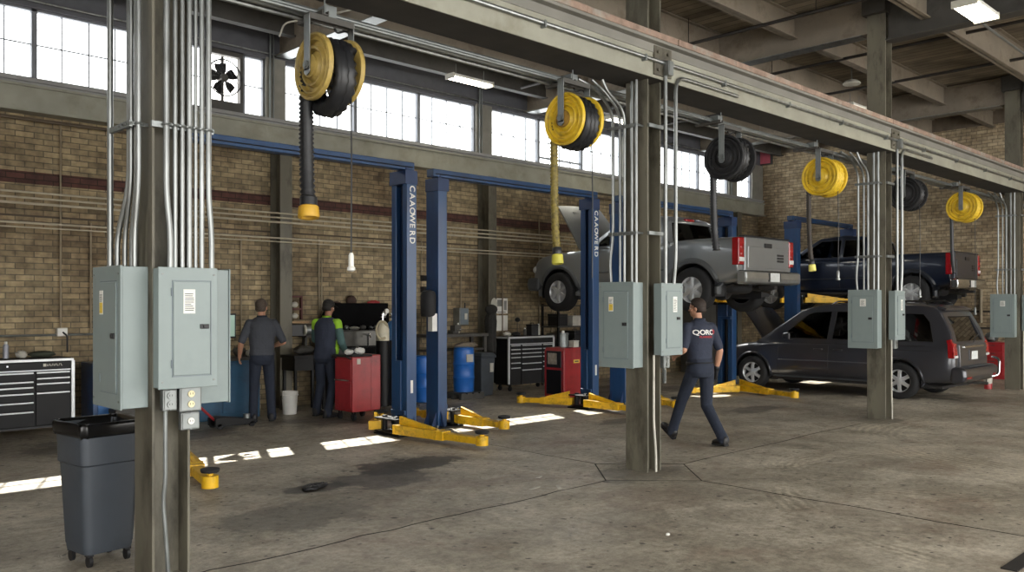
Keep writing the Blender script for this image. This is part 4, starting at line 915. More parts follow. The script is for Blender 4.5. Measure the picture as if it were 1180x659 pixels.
obj('faucet', B().tube(bend([(1.0, .49, 1.0), (1.0, .49, 1.2), (.95, .38, 1.22), (.95, .34, 1.15)], .06), .014, 8), chrome, t, True)
for i in range(6): blob('engine_part', '%s greasy part from the left on the parts washer ledge' % ORD[i], 'engine part', (8.2 + i * .17, 12.77, 1.287), (.06 + .02 * (i % 3), .045, .03 + .01 * (i % 2)), (dark_steel, galv_dull, dirty_white)[i % 3], i, 30 + i)
for i, (x, m, s) in enumerate(((8.45, galv_dull, .08), (8.75, black, .07))): blob('cleaned_part', ('grey' if i == 0 else 'black') + ' part lying in the parts washer basin', 'engine part', (x, 12.55, .842), (s, s * .8, s * 1.0), m, 0, 40 + i)
solo('lid_shelf', B().box(8.15, 9.3, 12.95, 13.08, 1.70, 1.73), tan_steel, 'thin shelf on the wall above the raised black lid', 'shelf')
blob('cap', 'dark cap on the shelf above the raised lid', 'cap', (8.62, 13.0, 1.73), (.10, .06, .08), mat('brown_cloth', '3c2a22', .8), 0, 50)
blob('shop_rag', 'red rag on the shelf above the raised lid', 'rag', (9.1, 13.0, 1.73), (.14, .05, .04), red, 0, 51)
blob('engine_part', 'brown parts at the left end of the shelf above the lid', 'engine part', (8.3, 13.0, 1.73), (.1, .05, .03), mat('brown_cloth', '3c2a22'), 0, 52)
# gas cylinders with hoses
for i, (x, y, m2, lb) in enumerate(((8.60, 12.02, mat('cream_shoulder', 'c9c2ac', .45), 'cream shouldered gas cylinder left of the lettered lift post'), (8.845, 12.08, mat('blue_shoulder', '2e5a86', .45), 'blue shouldered gas cylinder against the lettered lift post'))):
    t = thing('gas_cylinder', lb, 'gas cylinder', (x, y, 0))
    obj('body', B().lathe([(.09, 0), (.115, .01), (.115, 1.12)], 24), black_metal, t, True)
    obj('shoulder', B().lathe([(.115, 1.12), (.115, 1.30), (.09, 1.40), (.04, 1.45)], 24), m2, t, True)
    obj('valve', B().cyl((0, 0, 1.44), (0, 0, 1.56), .022, 10).cyl((-.05, 0, 1.52), (.06, 0, 1.52), .016, 8).cyl((0, 0, 1.56), (0, 0, 1.58), .04, 10), chrome, t, True)
    for k in range(2): obj('gauge', B().cyl((.05 + .0 * k, -.03 + .06 * k, 1.62 - .04 * k), (.05, -.06 + .06 * k, 1.62 - .04 * k), .04, 16), white, t)
b = B()
for k in range(3): b.torus((0, .004 * k, 0), .16 - .012 * k, .011, 'y', 32, 8)
solo('hose_coil', b, mat('tan_hose', 'a39a80', .6), 'tan welding hose coiled on the cream gas cylinder', 'hose', None, (8.50, 11.893, 1.30), .25, smooth=True)
crate('toolbox', 'small orange bin on the floor between cart and lift post', 'bin', (8.12, 11.75, .0), .3, .22, .42, mat('orange_plastic', 'c4622a', .5))
# bench in the second bay
t = thing('work_bench', 'grey workbench with vise and lower shelf behind the second lift', 'workbench', (9.9, 12.35, 0))
obj('bench_top', B().box(0, 1.45, 0, .5, 1.12, 1.18), dark_steel, t, bevel=.006); obj('shelf', B().box(.03, 1.42, .05, .48, .86, .89), dark_steel, t)
for x in (.02, 1.37):
    for y in (.03, .42): obj('leg', B().box(x, x + .06, y, y + .06, 0, 1.12), dark_steel, t)
t = thing('bench_vise', 'dark bench vise on the grey workbench', 'vise', (10.55, 12.45, 1.18))
obj('body', B().box(-.07, .07, -.06, .1, 0, .06).box(-.05, .05, -.04, .06, .06, .16), dark_steel, t, bevel=.01); obj('jaw', B().box(-.08, .08, -.12, -.08, .05, .17), dark_steel, t, bevel=.006); obj('screw_handle', B().cyl((0, -.2, .09), (0, -.08, .09), .014, 8).cyl((-.08, -.19, .09), (.08, -.19, .09), .007, 6), chrome, t)
t = thing('monitor', 'dark computer screen on the grey workbench by the lift post', 'monitor', (10.22, 12.6, 1.18), .5)
obj('bezel', B().box(-.24, .24, -.02, .02, .12, .56), black, t, bevel=.008); obj('screen', B().box(-.22, .22, -.024, -.019, .14, .54), mat('dark_screen', '46464e', .2), t); obj('stand', B().box(-.03, .03, 0, .03, 0, .2).box(-.1, .1, -.06, .08, 0, .012), black, t)
can('spray_can', 'pale spray can on the grey workbench', 'can', (10.78, 12.6, 1.182), .035, .2, dirty_white, white)
blob('shop_rag', 'pale rag near the dark monitor on the grey workbench', 'rag', (10.05, 12.45, 1.182), (.1, .07, .05), dirty_white, 0, 61)
blob('engine_part', 'dark alternator on the lower shelf of the grey workbench', 'engine part', (10.1, 12.5, .892), (.14, .1, .09), dark_steel, 0, 62)
blob('engine_part', 'long dark part on the lower shelf of the grey workbench', 'engine part', (10.9, 12.5, .892), (.28, .1, .06), tan_steel, 0, 63)
t = thing('fuse_box', 'grey fuse box on the brick wall above the grey workbench', 'fuse box', (11.2, 13.0, 1.5))
obj('body', B().box(-.12, .12, -.1, .1, -.17, .17), galv_dull, t, bevel=.008); obj('door', B().box(-.1, .1, -.11, -.1, -.15, .15), panel_edge, t, bevel=.004); obj('lever', B().cyl((.0, -.12, .17), (.0, -.12, .27), .012, 8), black, t); obj('label_sticker', B().box(.0, .07, -.114, -.109, -.06, .06), dirty_white, t)
blue_p = mat('blue_drum_plastic', '1d5fae', .4, 0, .1)
for i, (x, y, lb) in enumerate(((10.45, 12.05, 'blue plastic drum on a pallet beside the grey bin'), (9.55, 12.1, 'blue plastic drum seen between the two lift posts'))):
    t = thing('drum', lb, 'drum', (x, y, .12 if i == 0 else 0))
    obj('body', B().lathe([(.17, 0), (.19, .01), (.195, .25), (.205, .265), (.195, .28), (.195, .5), (.205, .515), (.195, .53), (.19, .78), (.17, .8)], 32), blue_p, t, True); obj('lid', B().lathe([(.18, .79), (.185, .82), (.15, .825), (.02, .82)], 32), blue_p, t, True)
    if i == 0: obj('white_label', B().lathe([(.1965, .55), (.1965, .7)], 6, Matrix.Rotation(2.9, 4, 'Z')) if False else B().box(-.10, .06, -.2, -.188, .56, .70), dirty_white, t)
t = thing('pallet', 'short dark pallet under the blue drum', 'pallet', (10.45, 12.05, 0))
for k in range(4): obj('board', B().box(-.28 + .15 * k, -.17 + .15 * k, -.26, .26, .095, .12), dark_steel, t)
for y in (-.22, 0, .22): obj('runner', B().box(-.28, .28, y - .035, y + .035, 0, .095), dark_steel, t)
t = thing('waste_bin', 'dark grey waste bin right of the blue drum', 'bin', (11.05, 12.2, 0))
sq = lambda w, d, z: [(-w, -d, z), (w, -d, z), (w, d, z), (-w, d, z)]
obj('body', B().loft([sq(.15, .14, 0), sq(.18, .17, .72)]), mat('slate_plastic', '3c4248', .55), t, bevel=.02); obj('rim', B().loft([sq(.195, .185, .72), sq(.195, .185, .77)]), mat('slate_plastic', '3c4248'), t, bevel=.008); obj('lid', B().loft([sq(.19, .18, .77), sq(.15, .14, .82)]), mat('slate_plastic', '3c4248'), t, bevel=.01)
obj('label_sticker', B().box(.04, .12, -.183, -.165, .45, .62), dirty_white, t)
# coat on the second wall column, posters
b = B(); R = random.Random(5); rings = []
for i in range(9):
    z = -i * .11; w = (.05, .12, .14, .13, .12, .12, .13, .12, .1)[i]; d = (.04, .07, .09, .09, .08, .09, .09, .1, .1)[i]
    rings.append([(w * math.cos(a) * (1 + .14 * math.sin(5 * a + i * .4)), -.09 + d * math.sin(a) * (1 + .2 * math.sin(5 * a)), z) for a in [2 * PI * k / 24 for k in range(24)]])
b.loft(rings)
t = thing('hanging_coat', 'dark work coat hanging on the second wall column', 'coat', (11.69, 12.74, 1.62))
obj('coat', b, mat('dark_cloth', '22211f', .85, 0, .3, 14), t, True, ang=3); obj('cap', B().ball((.0, -.1, .02), (.15, .10, .10), 14, 8), mat('dark_cloth', '22211f'), t, True); obj('hook', B().cyl((0, -.05, .02), (0, .015, .02), .008, 6), galv, t)
for i, (z, lb) in enumerate(((1.72, 'upper white notice on the brick wall'), (1.36, 'lower white notice on the brick wall'))):
    t = thing('notice', lb + ' right of the second column', 'notice', (12.42, WY - .004, z))
    obj('sheet', B().box(-.16, .16, -.003, .0, -.17, .15), paper, t)
    if i == 0: obj('print', B().box(-.14, .02, -.0045, -.003, -.02, .12).box(.05, .13, -.0045, -.003, -.10, .10).box(-.14, .1, -.0045, -.003, -.15, -.13), mat('faded_print', '8b8a86', .8), t)
solo('round_plate', B().lathe([(.02, 0), (.085, .0), (.09, .012), (.02, .016)], 20, Matrix.Rotation(PI / 2, 4, 'X') @ Matrix.Scale(1.7, 4, (0, 1, 0))), dirty_white, 'oval pale plate on the second wall column', 'plate', None, (11.86, 12.748, 1.72))
for i, (x, z) in enumerate(((12.05, 1.12), (12.12, .9))): solo('wall_outlet', B().box(-.06, .06, -.05, .0, -.08, .08).box(-.05, .05, -.055, -.05, -.07, .07), dirty_white, ('upper' if i == 0 else 'lower') + ' pale outlet box on the wall behind the middle tool chest', 'outlet', None, (x, WY, z + .25), bevel=.008)
t = thing('outlet_box', 'pale outlet box on the brick wall above the left tool chest', 'outlet', (3.86, WY - .05, 1.34))
obj('box', B().box(-.07, .07, -.04, .05, -.06, .06), dirty_white, t, bevel=.008); obj('cover_plate', B().box(-.06, .06, -.046, -.04, -.05, .05), white, t); obj('plug_cord', B().tube(bend([(0, -.05, 0), (.05, -.08, -.05), (.06, -.05, -.28)], .06), .012, 8), black, t, True)
solo('wall_conduit', B().cyl((-2, 13.05, 1.30), (4.9, 13.05, 1.30), .014, 8), galv_dull, 'low horizontal conduit on the brick wall behind the left tool chest', 'conduit', smooth=True)
# dark shelves further back
t = thing('storage_rack', 'dark shelf rack with boxes behind the red machine', 'shelf', (13.35, 12.35, 0))
for x in (0, 1.26):
    for y in (0, .46): obj('upright', B().box(x, x + .04, y, y + .04, 0, 1.75), black_metal, t)
for z in (.3, .8, 1.25, 1.7): obj('shelf', B().box(-.01, 1.31, -.01, .51, z, z + .03), dark_steel, t)
for i, (x, z, w, h, m, lb) in enumerate(((13.6, 1.28, .3, .26, black, 'black case on the upper shelf of the dark rack'), (14.1, 1.28, .36, .22, dirty_white, 'pale box on the upper shelf of the dark rack'), (13.6, .83, .36, .3, galv_dull, 'grey box on the middle shelf of the dark rack'), (14.15, .83, .34, .34, black, 'black box on the middle shelf of the dark rack'), (13.65, 1.73, .4, .2, dirty_white, 'long pale box on top of the dark rack'), (13.9, .33, .7, .34, black, 'large black box on the bottom shelf of the dark rack'))):
    crate('storage_box', lb, 'box', (x, 12.6, z), w, .3, h, m)
t = thing('oil_drainer', 'red oil drainer tank between lift posts, behind middle column panel', 'oil drainer', (14.62, 11.7, 0))
obj('tank', B().lathe([(.05, .12), (.2, .14), (.21, .2), (.21, .6), (.18, .68), (.04, .7)], 24), red, t, True); obj('stem', B().cyl((0, 0, .7), (0, 0, 1.15), .025, 10), galv, t, True); obj('funnel', B().lathe([(.03, 1.12), (.2, 1.28), (.21, 1.30), (.03, 1.15)], 24), red, t, True)
for k in range(3): a = 2 * PI * k / 3; obj('wheel', B().cyl((.17 * math.cos(a) - .015, .17 * math.sin(a), .06), (.17 * math.cos(a) + .015, .17 * math.sin(a), .06), .06, 14), rubber, t, True)
blob('shop_rag', 'white rag draped on top of the red oil drainer', 'rag', (14.62, 11.7, 1.24), (.12, .1, .1), white, 0, 71)
t = thing('storage_cabinet', 'dark cabinet with small white lettered sign under the grey pickup', 'cabinet', (18.6, 12.3, 0))
obj('body', B().box(0, 1.5, .02, .6, 0, 1.95), dark_steel, t, bevel=.01)
for k in range(2): d_ = obj('door', B().box(.02 + .74 * k, .74 + .74 * k, 0, .02, .05, 1.92), dark_steel, t, bevel=.006); obj('handle', B().box(.68 + .1 * k, .7 + .1 * k, -.02, .0, .9, 1.1), chrome, d_)
sg = obj('sign', B().box(.72, 1.30, -.012, -.0, 1.2, 1.75), black, t)
b = B()
for i, z in enumerate((1.62, 1.45, 1.28)): b.box(.80, 1.22 - .05 * i, -.014, -.011, z, z + .07)
obj('sign_print', b, white, sg)
# end wall: pink notice, red cabinet, extinguisher
t = thing('notice', 'pink framed notice high on the end wall corner', 'notice', (XR - .03, 12.85, 6.1))
obj('frame', B().box(-.03, .02, -.24, .24, -.27, .27), dark_steel, t, bevel=.004); obj('sheet', B().box(-.034, -.03, -.18, .21, -.24, .24), mat('pink_paper', 'd46a7c', .7, 0, .08, 12), t)
t = thing('tool_cabinet', 'red tool cabinet against the end wall behind the minivan', 'cabinet', (22.1, 6.35, 0))
obj('body', B().box(.02, .6, 0, .8, 0, .86), red, t, bevel=.01)
for k in range(4): d_ = obj('drawer', B().box(0, .02, .03, .77, .1 + .185 * k, .26 + .185 * k), red, t, bevel=.005); obj('drawer_pull', B().box(-.012, .0, .2, .6, .22 + .185 * k, .235 + .185 * k), dark_steel, d_)
blob('engine_part', 'grey motor part on the red end wall cabinet', 'engine part', (22.35, 6.7, .862), (.16, .14, .11), galv_dull, 0, 81)
t = thing('fire_extinguisher', 'red fire extinguisher standing left of the farthest column', 'fire extinguisher', (19.30, 5.85, 0))
obj('cylinder', B().lathe([(.05, 0), (.075, .01), (.075, .36), (.05, .42), (.02, .44)], 20), red, t, True); obj('label_sticker', B().lathe([(.0765, .12), (.0765, .27)], 20), dirty_white, t, True); obj('valve_handle', B().box(-.02, .1, -.012, .012, .45, .47).box(-.02, .09, -.012, .012, .49, .505), black, t); obj('hose', B().tube(bend([(-.02, 0, .46), (-.1, 0, .42), (-.1, 0, .15)], .05), .011, 8), black, t, True)
for i, (y, zt_) in enumerate(((7.05, 2.2), (6.7, 1.95))): solo('wall_pipe', B().cyl((XR - .06, y, 1.3), (XR - .06, y, zt_), .04, 10), mat('brownish_pipe', '8a7d68'), ('left' if i == 0 else 'right') + ' short pipe on the end wall above the minivan', 'pipe', smooth=True)
solo('wall_pipe', B().cyl((XR - .06, 8.9, 1.7), (XR - .06, 8.9, 5.2), .035, 10), mat('brownish_pipe', '8a7d68'), 'pale upright pipe on the end wall above the blue pickup', 'pipe', smooth=True)
# trash can by the nearest column
gp = mat('charcoal_plastic', '3b4149', .5, 0, .08, 3, dirt='2b3036', dirt_amt=.5)
t = thing('trash_can', 'square charcoal trash can with black liner beside the nearest column', 'trash can', (2.03, 6.07, 0), .12); t.scale = (.83, .83, 1)
def rsq(w, z, r=.06, n=5, wy=None):
    wy = wy or w; out = []
    for cx, cy, a0 in ((w - r, wy - r, 0), (-w + r, wy - r, PI / 2), (-w + r, -wy + r, PI), (w - r, -wy + r, 1.5 * PI)):
        for k in range(n): a = a0 + PI / 2 * k / (n - 1); out.append((cx + r * math.cos(a), cy + r * math.sin(a), z))
    return out
obj('body', B().loft([rsq(.19, .085), rsq(.195, .11), rsq(.225, .66), rsq(.242, .675), rsq(.25, .90), rsq(.242, .90), rsq(.2, .13)]), gp, t, True)
obj('rim', B().loft([rsq(.25, .885), rsq(.262, .89), rsq(.262, .925), rsq(.245, .925), rsq(.24, .89)]), gp, t, True)
R = random.Random(2); ln = []
for w, z, am in ((.256, .85, .006), (.268, .88, .007), (.272, .925, .006), (.266, .945, .006), (.25, .94, .008), (.235, .86, .012), (.21, .7, .02)):
    ln.append([(x + R.uniform(-am, am), y + R.uniform(-am, am), zz + R.uniform(-am, am)) for x, y, zz in rsq(w, z, .06, 9)])
liner = obj('liner', B().loft(ln, cap=False), mat('black_liner', '101012', .28, 0, .2, 12), t, True, ang=3)
md = liner.modifiers.new('thick', 'SOLIDIFY'); md.thickness = .003
for x in (-.15, .15):
    for y in (-.15, .15):
        b = B(); b.cyl((x - .014, y, .04), (x + .014, y, .04), .04, 14); b.box(x - .025, x + .025, y - .025, y + .025, .07, .088); obj('caster', b, black, t, True)
obj('liner_tie', B().tube(bend([(.25, -.12, .86), (.27, -.13, .75), (.262, -.135, .66)], .05), .006, 6), dirty_white, t, True)
blob('trash_heap', 'pale crumpled rubbish inside the charcoal trash can', 'rubbish', (2.03, 6.07, .68), (.11, .11, .06), dirty_white, 0, 91)
# bits on the floor
blob('oily_rag', 'black oily rag flat on the floor in the left bay', 'rag', (4.27, 7.05, 0), (.16, .09, .02), black, .5, 95)
blob('paper_scrap', 'white crumb lying on the floor at lower right', 'scrap', (5.27, 3.77, 0), (.018, .014, .01), white, 0, 96)
for i, (x, y, a) in enumerate(((5.75, 5.62, .2), (5.95, 5.5, .9), (6.15, 5.95, .4))):
    solo('paint_fleck', B().obox((0, 0, .002), (.16 - .03 * i, .035, .003), (0, 0, a)), dirty_white, ('left', 'middle', 'right')[i] + ' pale fleck on the floor left of the middle column', 'fleck', None, (x, y, 0))
# ================================================================== vehicles (nose towards +y, origin on the ground below the rear bumper)
car_glass = glass('tinted_car_glass', (.20, .23, .23), .05)
car_glass_dk = glass('privacy_car_glass', (.035, .04, .045), .05)
trim_black = mat('car_trim_black', '1b1c1f', .5, 0, .1)
seat_m = mat('grey_seat_cloth', '6f6c66', .85, 0, .15, 12)
tail_red = mat('tail_lamp_red', '94121a', .12, 0, .15, 14, coat=.6)
lens = mat('clear_lens', 'd5d8d8', .1, 0, .1, 14, coat=.5)
plate_m = mat('plate_white', 'cfd2d0', .5, 0, .08, 20)
under_m = mat('underbody_black', '211f1e', .8, 0, .3, 5, dirt='4a3a2c', dirt_amt=.5)
def paint(name, c, m=.35):
    return mat(name, c, .28, m, .04, 3, coat=.7)
def wheel(parent, name, x, y, z, s, R, W, spokes, rimR):
    """s: -1 outer face towards -x"""
    M = Matrix.Translation((x, y, z)) @ Matrix.Rotation(s * PI / 2, 4, 'Y')
    b = B()
    b.lathe([(rimR * .99, -W / 2), (rimR, W / 2 - .02), (rimR * .96, W / 2 - .03), (rimR * .90, W / 2 - .05), (rimR * .9, -W / 2 + .02), (rimR * .99, -W / 2)], 40, M)
    b.lathe([(.01, W / 2 - .10), (rimR * .9, W / 2 - .12), (rimR * .9, W / 2 - .13), (.01, W / 2 - .14)], 32, M)
    w = obj(name, b, alu, parent, True)
    for k in range(spokes):
        b = B(); a = 2 * PI * k / spokes
        prof = [(.03, .055, .0), (rimR * .35, .040, -.006), (rimR * .7, .034, -.014), (rimR * .94, .046, -.024)]
        rings = [[(r, -hw, W / 2 - .05 + dz), (r, hw, W / 2 - .05 + dz), (r, hw * .7, W / 2 - .015 + dz), (r, -hw * .7, W / 2 - .015 + dz)] for r, hw, dz in prof]
        b.loft(rings); bmesh.ops.transform(b.bm, matrix=M @ Matrix.Rotation(a, 4, 'Z'), verts=b.bm.verts)
        obj('spoke', b, alu, w, bevel=.004)
    obj('centre_cap', B().lathe([(.06, W / 2 - .05), (.055, W / 2 - .012), (.03, W / 2 - .004), (.01, W / 2 - .003)], 20, M), alu, w, True)
    h = W / 2
    prof = [(rimR * 1.0, -h * .92), (rimR + (R - rimR) * .5, -h * 1.06), (R - .02, -h * .92), (R, -h * .75)]
    for k in range(5):
        c = -h * .6 + h * 1.2 * k / 4; prof += [(R, c - .012), (R - .009, c - .006), (R - .009, c + .006), (R, c + .012)]
    prof += [(R, h * .75), (R - .02, h * .92), (rimR + (R - rimR) * .5, h * 1.06), (rimR * 1.0, h * .92), (rimR * .97, 0)]
    obj('tyre', B().lathe(prof, 56, M), rubber, w, True)
    obj('brake_disc', B().lathe([(.02, W / 2 - .17), (rimR * .7, W / 2 - .17), (rimR * .7, W / 2 - .15), (.02, W / 2 - .15)], 24, M), dark_steel, w, True)
    return w
def half_section(w, zl, zb, crown, tuck=.06):
    return [(0, zl), (w * .80, zl), (w * .945, zl + .04), (w * .985, zl + .16), (w, zl + .34 * (zb - zl)), (w * .995, zl + .68 * (zb - zl)), (w * (1 - tuck * .45), zb - .10), (w * (1 - tuck), zb - .02), (w * (1 - tuck - .06), zb), (w * .5, zb + crown * .8), (0, zb + crown)]
def ring(y, w, zl, zb, crown, tuck=.06):
    h = half_section(w, zl, zb, crown, tuck)
    return [(x, y, z) for x, z in h] + [(-x, y, z) for x, z in h[-2:0:-1]]
class Car:
    def __init__(s, name, label, cat, loc, color):
        s.t = thing(name, label, cat, loc); s.col = color
    def lower(s, stations, arches, archR, cuts, tuck=.06):
        b = B(); b.loft([ring(*st, tuck) if len(st) == 5 else ring(*st) for st in stations])
        o = obj('body', b, s.col, s.t, True, ang=3)
        md = o.modifiers.new('s', 'SUBSURF'); md.levels = md.render_levels = 2; bake(o)
        c = []
        for y, z in arches:
            for sx in (-1, 1): c.append(B().cyl((sx * .62, y, z), (sx * 1.3, y, z), archR, 40))
        c += cuts
        boolean(o, c)
        s.body = o
        s.tree = BVHTree.FromPolygons([v.co.copy() for v in o.data.vertices], [list(p.vertices) for p in o.data.polygons])
        for f in o.data.polygons: f.use_smooth = True
        # sharp edges at the cuts
        bm = bmesh.new(); bm.from_mesh(o.data)
        for e in bm.edges:
            if len(e.link_faces) == 2 and e.calc_face_angle(0) > .6: e.smooth = False
        bm.to_mesh(o.data); bm.free()
        for y, z in arches:
            for sx in (-1, 1):
                b = B(); n = 20; rings = []
                for i in range(n + 1):
                    a = -.25 + (PI + .5) * i / n; q = archR - .006
                    rings.append([(sx * x, y + r * math.cos(a), z + r * math.sin(a)) for x, r in ((.60, q), (s.hit(y, z + archR + .03)[0] * -1 - .015, q), (s.hit(y, z + archR + .03)[0] * -1 - .015, q - .012), (.60, q - .012))])
                b.loft(rings); b.box(*sorted((sx * .58, sx * .60)), y - archR, y + archR, z - .15, z + archR)
                obj('wheel_well', b, trim_black, s.t, True)
    def hit(s, y, z, sx=-1):
        r = s.tree.ray_cast(Vector((sx * 3, y, z)), Vector((-sx, 0, 0)))
        return r[0] if r[0] else Vector((sx * .9, y, z))
    def line(s, name, pts, r, m, both=True, off=0.):
        dense = []
        for (a, b_) in zip(pts, pts[1:]):
            n = max(2, int(math.hypot(b_[0] - a[0], b_[1] - a[1]) / .05))
            for i in range(n): dense.append((a[0] + (b_[0] - a[0]) * i / n, a[1] + (b_[1] - a[1]) * i / n))
        dense.append(pts[-1])
        for sx in ((-1, 1) if both else (-1,)):
            P = [s.hit(y, z, sx) + Vector((sx * off, 0, 0)) for y, z in dense]
            obj(name, B().tube(P, r, 6), m, s.t, True)
    def flare(s, y, z, R, r, m, a0=-.15, a1=PI + .15):
        for sx in (-1, 1):
            b = B(); rings = []
            for i in range(29):
                a = a0 + (a1 - a0) * i / 28; rg = []
                h0 = s.hit(y + (R + r) * math.cos(a), z + (R + r) * math.sin(a), sx)[0] * sx
                h1 = s.hit(y + (R + .01) * math.cos(a), z + (R + .01) * math.sin(a), sx)[0] * sx
                h0 = max(h0, .75); h1 = max(h1, .75)
                for rr, x in ((R - .012, h1 - .04), (R - .012, h1 + .022), (R + r * .5, (h0 + h1) / 2 + .028), (R + r, h0 + .004), (R + r, h0 - .05)):
                    rg.append((sx * x, y + rr * math.cos(a), z + rr * math.sin(a)))
                rings.append(rg)
            b.loft(rings); obj('fender_flare', b, m, s.t, True)
    def cab(s, prof, wb, wr, zb, zr, side_wins, ws, rear, wall=.045, crown=.03, rear_dark=True):
        """prof: outline (y, z) from the rear base round to the front base; side_wins: [(polygon, dark)]; ws/rear: polygons in (x, z)"""
        X = lambda z: wb + (wr - wb) * max(0, min(1, (z - zb) / (zr - zb)))
        def hull(p, inset):
            b = B(); A = b.verts([(-(X(z) - inset), y, z) for y, z in p]); C = b.verts([(0, y, z + (crown if z > zb + .7 * (zr - zb) else 0)) for y, z in p]); D = b.verts([(X(z) - inset, y, z) for y, z in p]); n = len(p)
            for i in range(n):
                j = (i + 1) % n
                b.face([A[i], A[j], C[j], C[i]]); b.face([C[i], C[j], D[j], D[i]])
            b.face(A[::-1]); b.face(D); return b
        b = hull(prof, 0); bmesh.ops.recalc_face_normals(b.bm, faces=b.bm.faces)
        ed = [e for e in b.bm.edges if len(e.link_faces) == 2 and e.calc_face_angle(0) > .5 and (e.verts[0].co.z > zb + .1 or e.verts[1].co.z > zb + .1)]
        bmesh.ops.bevel(b.bm, geom=ed, offset=.03, segments=3, affect='EDGES', profile=.5, clamp_overlap=True)
        o = obj('cab', b, s.col, s.t, True, ang=.9)
        cy = sum(y for y, z in prof) / len(prof); cz = sum(z for y, z in prof) / len(prof)
        ymin, ymax = min(y for y, z in prof), max(y for y, z in prof)
        inner = [(y + (wall if y < cy else -wall), (z - wall) if z > cz else zb - .3) for y, z in prof]
        cut = [hull(inner, wall)]
        for poly, _ in side_wins: cut.append(B().prism(poly, -1.5, 1.5, 'x'))
        fr = max(prof, key=lambda q: q[0])
        if ws: cut.append(B().prism(ws, cy + .1, ymax + .6, 'y'))
        if rear: cut.append(B().prism(rear, ymin - .6, cy - .1, 'y'))
        boolean(o, cut)
        bm = bmesh.new(); bm.from_mesh(o.data)
        for f in bm.faces: f.smooth = True
        for e in bm.edges:
            if len(e.link_faces) == 2 and e.calc_face_angle(0) > .5: e.smooth = False
        bm.to_mesh(o.data); bm.free()
        for poly, dark in side_wins:
            c0 = sum(q[0] for q in poly) / len(poly); c1 = sum(q[1] for q in poly) / len(poly)
            pp = [(c0 + (q[0] - c0) * 1.03, c1 + (q[1] - c1) * 1.05) for q in poly]
            for sx in (-1, 1):
                b = B(); A = b.verts([(sx * (X(z) - .016), y, z) for y, z in pp]); C = b.verts([(sx * (X(z) - .020), y, z) for y, z in pp]); n = len(pp)
                for i in range(n): b.face([A[i], A[(i + 1) % n], C[(i + 1) % n], C[i]])
                b.face(A); b.face(C[::-1])
                g = obj('side_window', b, car_glass_dk if dark else car_glass, s.t)
                # black rubber seal around it
                b = B(); n = len(poly)
                loop = [Vector((sx * (X(z) - .004), y, z)) for y, z in poly]; b.tube(loop + [loop[0], loop[1]], .008, 6); obj('window_seal', b, trim_black, g, True)
        def yat(z, front):
            # y of the outline at height z on the front or rear edge
            best = None; n = len(prof)
            for i in range(n):
                (ya, za), (yb_, zb_) = prof[i], prof[(i + 1) % n]
                if (za - z) * (zb_ - z) <= 0 and abs(za - zb_) > 1e-6:
                    y = ya + (yb_ - ya) * (z - za) / (zb_ - za)
                    if best is None or (y > best if front else y < best): best = y
            return best if best is not None else (ymax if front else ymin)
        for nm, poly, front, m in (('windshield', ws, True, car_glass), ('rear_window', rear, False, car_glass_dk if rear_dark else car_glass)):
            if not poly: continue
            e = -.018 if front else .018
            c1 = sum(q[1] for q in poly) / len(poly)
            pp = [(x * 1.02, c1 + (z - c1) * 1.04) for x, z in poly]
            b = B(); A = b.verts([(x, yat(z, front) + e, z) for x, z in pp]); C = b.verts([(x, yat(z, front) + e * 1.3, z) for x, z in pp]); n = len(pp)
            for i in range(n): b.face([A[i], A[(i + 1) % n], C[(i + 1) % n], C[i]])
            b.face(A); b.face(C[::-1]); obj(nm, b, m, s.t)
        return X
    def seats(s, rows, zb, steer, dash):
        for y, xs in rows:
            for x in xs:
                b = B(); b.obox((x, y + .25, zb), (.48, .5, .16)).obox((x, y - .02, zb + .36), (.46, .13, .66), (-.22, 0, 0)).obox((x, y - .12, zb + .78), (.24, .09, .18), (-.15, 0, 0))
                obj('seat', b, seat_m, s.t, bevel=.04)
        obj('dashboard', B().obox((0, dash, zb + .38), (1.4, .42, .26)), trim_black, s.t, bevel=.05)
        b = B(); b.torus((0, 0, 0), .18, .015, 'z', 28, 8).cyl((0, 0, -.2), (0, 0, 0), .03, 10).obox((0, 0, 0), (.34, .05, .02))
        bmesh.ops.transform(b.bm, matrix=Matrix.Translation((-.38, steer, zb + .50)) @ Matrix.Rotation(1.05, 4, 'X'), verts=b.bm.verts)
        obj('steering_wheel', b, trim_black, s.t, True)
    def mirror(s, y, z, m):
        for sx in (-1, 1):
            x = s.hit(y, z - .12, sx)[0]
            b = B(); b.loft([[(x + sx * .02 + sx * .22 * u, y + .07 * v - .02, z + .09 * w_) for u, v, w_ in ((0, -1, -.8), (1, -1, -.7), (1, -1, .9), (0, -1, 1))], [(x + sx * .05 + sx * .17 * u, y + .07, z + .07 * w_) for u, w_ in ((0, -.8), (1, -.7), (1, .9), (0, 1))]])
            q = obj('side_mirror', b, m, s.t, bevel=.025)
            obj('mirror_arm', B().obox((x - sx * .0, y, z - .05), (.10, .05, .05)), trim_black, q, bevel=.01)
            obj('mirror_glass', B().box(*sorted((x + sx * .05, x + sx * .21)), y - .094, y - .088, z - .05, z + .07), chrome, q)
    def handle(s, y, z, m):
        for sx in (-1, 1):
            h = s.hit(y, z, sx); obj('door_handle', B().tube(bend([(h.x - sx * .01, y - .09, z), (h.x + sx * .03, y - .07, z), (h.x + sx * .03, y + .07, z), (h.x - sx * .01, y + .09, z)], .02), .014, 8), m, s.t, True)
